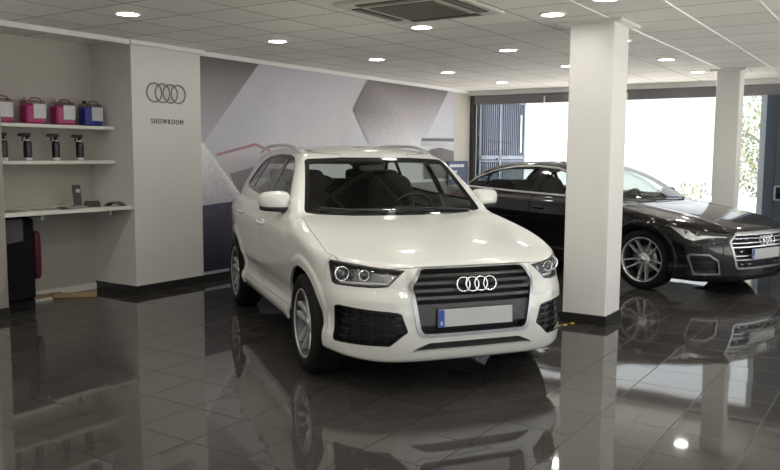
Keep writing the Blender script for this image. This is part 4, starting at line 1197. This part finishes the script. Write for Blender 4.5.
def plank(a, b, w, h, m, label, z=0.):
    a = Vector(a); b = Vector(b); d = b - a
    q = MB(); q.box((0, 0, h / 2), (d.length, w, h), None, .003)
    o = q.build('plank', m, None, ((a.x + b.x) / 2, (a.y + b.y) / 2, z + .001)); o.rotation_euler = (0, 0, math.atan2(d.y, d.x)); tag(o, label, 'plank', 'boards on the alcove floor')
plank((-7.42, 4.86, 0), (-7.14, 5.18, 0), .085, .045, M['wood'], 'short pine plank on the floor at the alcove opening')
plank((-7.36, 4.12, 0), (-7.36, 4.80, 0), .06, .02, M['shelf'], 'white painted board on the floor in front of the upright bag')
plank((-7.50, 4.15, 0), (-7.50, 5.0, 0), .07, .035, M['wood'], 'long pine board on the floor behind the upright bag')

# ---------------------------------------------------------------- ceiling fittings
def downlights():
    base = None
    rows = [(-5.6, (4.45, 6.33, 8.15, 9.93, 11.7), 'row nearest the mural wall'), (-3.85, (6.33, 8.18, 10.02), 'middle row'), (-2.58, (6.33, 8.13, 9.93, 11.6), 'row beside the pillars')]
    nth = ['nearest the camera', 'second from the camera', 'third from the camera', 'fourth from the camera', 'farthest from the camera']
    L = []
    for x, ys, rn in rows:
        for k, y in enumerate(ys):
            n = nth[k] if k < len(ys) - 1 else nth[4]
            L.append((x, y, 'round ceiling downlight, %s in the %s' % (n, rn)))
    L.append((-1.985, 5.90, 'round ceiling downlight at the top edge above the front pillar'))
    for x, y, lab in L:
        if base is None:
            base = thing('ceiling_light', lab, 'ceiling light', (x, y, ZC), 0, 'round downlights in the tiled ceiling')
            q = MB(); q.lathe([(.088, -.004), (.092, -.012), (.110, -.010), (.116, -.001), (.088, -.001)], 36, 'z', close=True); q.build('ring', M['ring'], base)
            q = MB(); q.lathe([(0, -.007), (.090, -.007), (.090, -.001), (0, -.001)], 36, 'z', smooth=False); q.build('diffuser', M['light'], base)
        else: dup(base, (x, y, ZC), 0, lab)
downlights()

def cassette():
    t = thing('air_conditioner', 'ceiling cassette air conditioner with dark slots at top centre', 'air conditioner', (-3.36, 5.50, ZC))
    t.scale = (1.06, 1.06, 1.)
    q = MB(); q.box((0, 0, -.012), (.95, .95, .024), None, .008); q.build('panel', M['vent'], t)
    q = MB(); q.box((0, 0, -.028), (.56, .56, .008), None, .003)
    for k in range(13): q.box((0, -.264 + .044 * k, -.034), (.54, .008, .006))
    q.build('intake_grille', M['vent_grille'], t)
    for k in range(4):
        R1 = Matrix.Rotation(k * PI / 2, 3, 'Z')
        q = MB(); q.box(R1 @ Vector((.38, 0, -.026)), (.085, .60, .006), R1); fl = q.build('air_slot', M['vent_dark'], t)
        q = MB(); q.box(R1 @ Vector((.385, 0, -.031)), (.035, .58, .004), R1); q.build('louvre', M['vent_grille'], fl)
cassette()
# small dark fittings in the alcove soffit
for i, y in enumerate((4.62, 5.15)):
    q = MB(); q.lathe([(0, -.006), (.035, -.006), (.05, -.001), (0, -.001)], 22, 'z')
    tag(q.build('ceiling_spot', M['vent_dark'], None, (-7.05, y, ZC)), 'small unlit recessed spot above the alcove, ' + ('left one' if i == 0 else 'right one'), 'ceiling spot')

# ---------------------------------------------------------------- light
def lamps():
    for x in (-5.6, -3.85, -2.58, -.9, 1.2):  # unseen lamps added beyond the modelled downlights for illumination
        for y in (-.9, .9, 2.7, 4.5):
            if x == -5.6 and y == 4.5: continue
            ld = bpy.data.lights.new('unseen_ceiling_lamp', 'AREA'); ld.shape = 'DISK'; ld.size = .18; ld.energy = 9.; ld.color = (1, .965, .90)
            o = bpy.data.objects.new('unseen_ceiling_lamp', ld); COL.objects.link(o); o.location = (x, y, ZC - .02)
    for y in (6.3, 8.1, 9.9, 11.7):  # more added lamps, out of view on the right
        for x in (-.9, 1.2):
            ld = bpy.data.lights.new('unseen_ceiling_lamp', 'AREA'); ld.shape = 'DISK'; ld.size = .18; ld.energy = 9.; ld.color = (1, .965, .90)
            o = bpy.data.objects.new('unseen_ceiling_lamp', ld); COL.objects.link(o); o.location = (x, y, ZC - .02)
    pd = bpy.data.lights.new('window_portal', 'AREA'); pd.shape = 'RECTANGLE'; pd.size = 4.7; pd.size_y = 2.42; pd.cycles.is_portal = True
    o = bpy.data.objects.new('window_portal', pd); COL.objects.link(o); o.location = (-4.5, YB + .12, 1.22); o.rotation_euler = (-PI / 2, 0, 0)
    pd = bpy.data.lights.new('window_portal', 'AREA'); pd.shape = 'RECTANGLE'; pd.size = 15.7; pd.size_y = 2.42; pd.cycles.is_portal = True  # portal over the added right-hand window
    o = bpy.data.objects.new('window_portal', pd); COL.objects.link(o); o.location = (XR + .14, (YB + YN) / 2, 1.22); o.rotation_euler = (-PI / 2, 0, -PI / 2)
lamps()
sd_ = bpy.data.lights.new('added_sun', 'SUN'); sd_.energy = 19.; sd_.angle = .01; sd_.color = (1., .95, .88)  # sun added over the right-hand pavement so its bounce lifts the ceiling
so = bpy.data.objects.new('added_sun', sd_); COL.objects.link(so); so.location = (12, 4, 12)
so.rotation_euler = Vector((-.42, .02, -.90)).to_track_quat('-Z', 'Y').to_euler()
w = bpy.data.worlds.new('daylight'); SC.world = w; w.use_nodes = True
bg = w.node_tree.nodes['Background']; bg.inputs[0].default_value = (.93, .96, 1., 1); bg.inputs[1].default_value = 1.8

# ---------------------------------------------------------------- camera
F, CH, PITCH, ROLL, HEAD = 790., 1.508, .1011, .006, math.radians(33.46)
cam = bpy.data.cameras.new('camera'); cam.sensor_width = 36; cam.lens = F / 780 * 36; cam.clip_start = .05
co = bpy.data.objects.new('camera', cam); COL.objects.link(co)
cp, sp = math.cos(PITCH), math.sin(PITCH)
fw = Vector((0, cp, -sp)); up = Vector((0, sp, cp)); rt = Vector((1, 0, 0))
r2 = rt * math.cos(ROLL) + up * math.sin(ROLL); u2 = up * math.cos(ROLL) - rt * math.sin(ROLL)
RZ = Matrix.Rotation(HEAD, 3, 'Z')
r2, u2, fw = RZ @ r2, RZ @ u2, RZ @ fw
co.matrix_world = Matrix(((r2.x, u2.x, -fw.x, 0), (r2.y, u2.y, -fw.y, 0), (r2.z, u2.z, -fw.z, CH), (0, 0, 0, 1)))
SC.camera = co
SC.view_settings.view_transform = 'Standard'; SC.view_settings.look = 'None'; SC.view_settings.exposure = 0.; SC.view_settings.gamma = 1.
SC.cycles.use_denoising = True
SC.cycles.max_bounces = 10; SC.cycles.transparent_max_bounces = 16; SC.cycles.sample_clamp_indirect = 6.
SC.cycles.caustics_reflective = False; SC.cycles.caustics_refractive = False
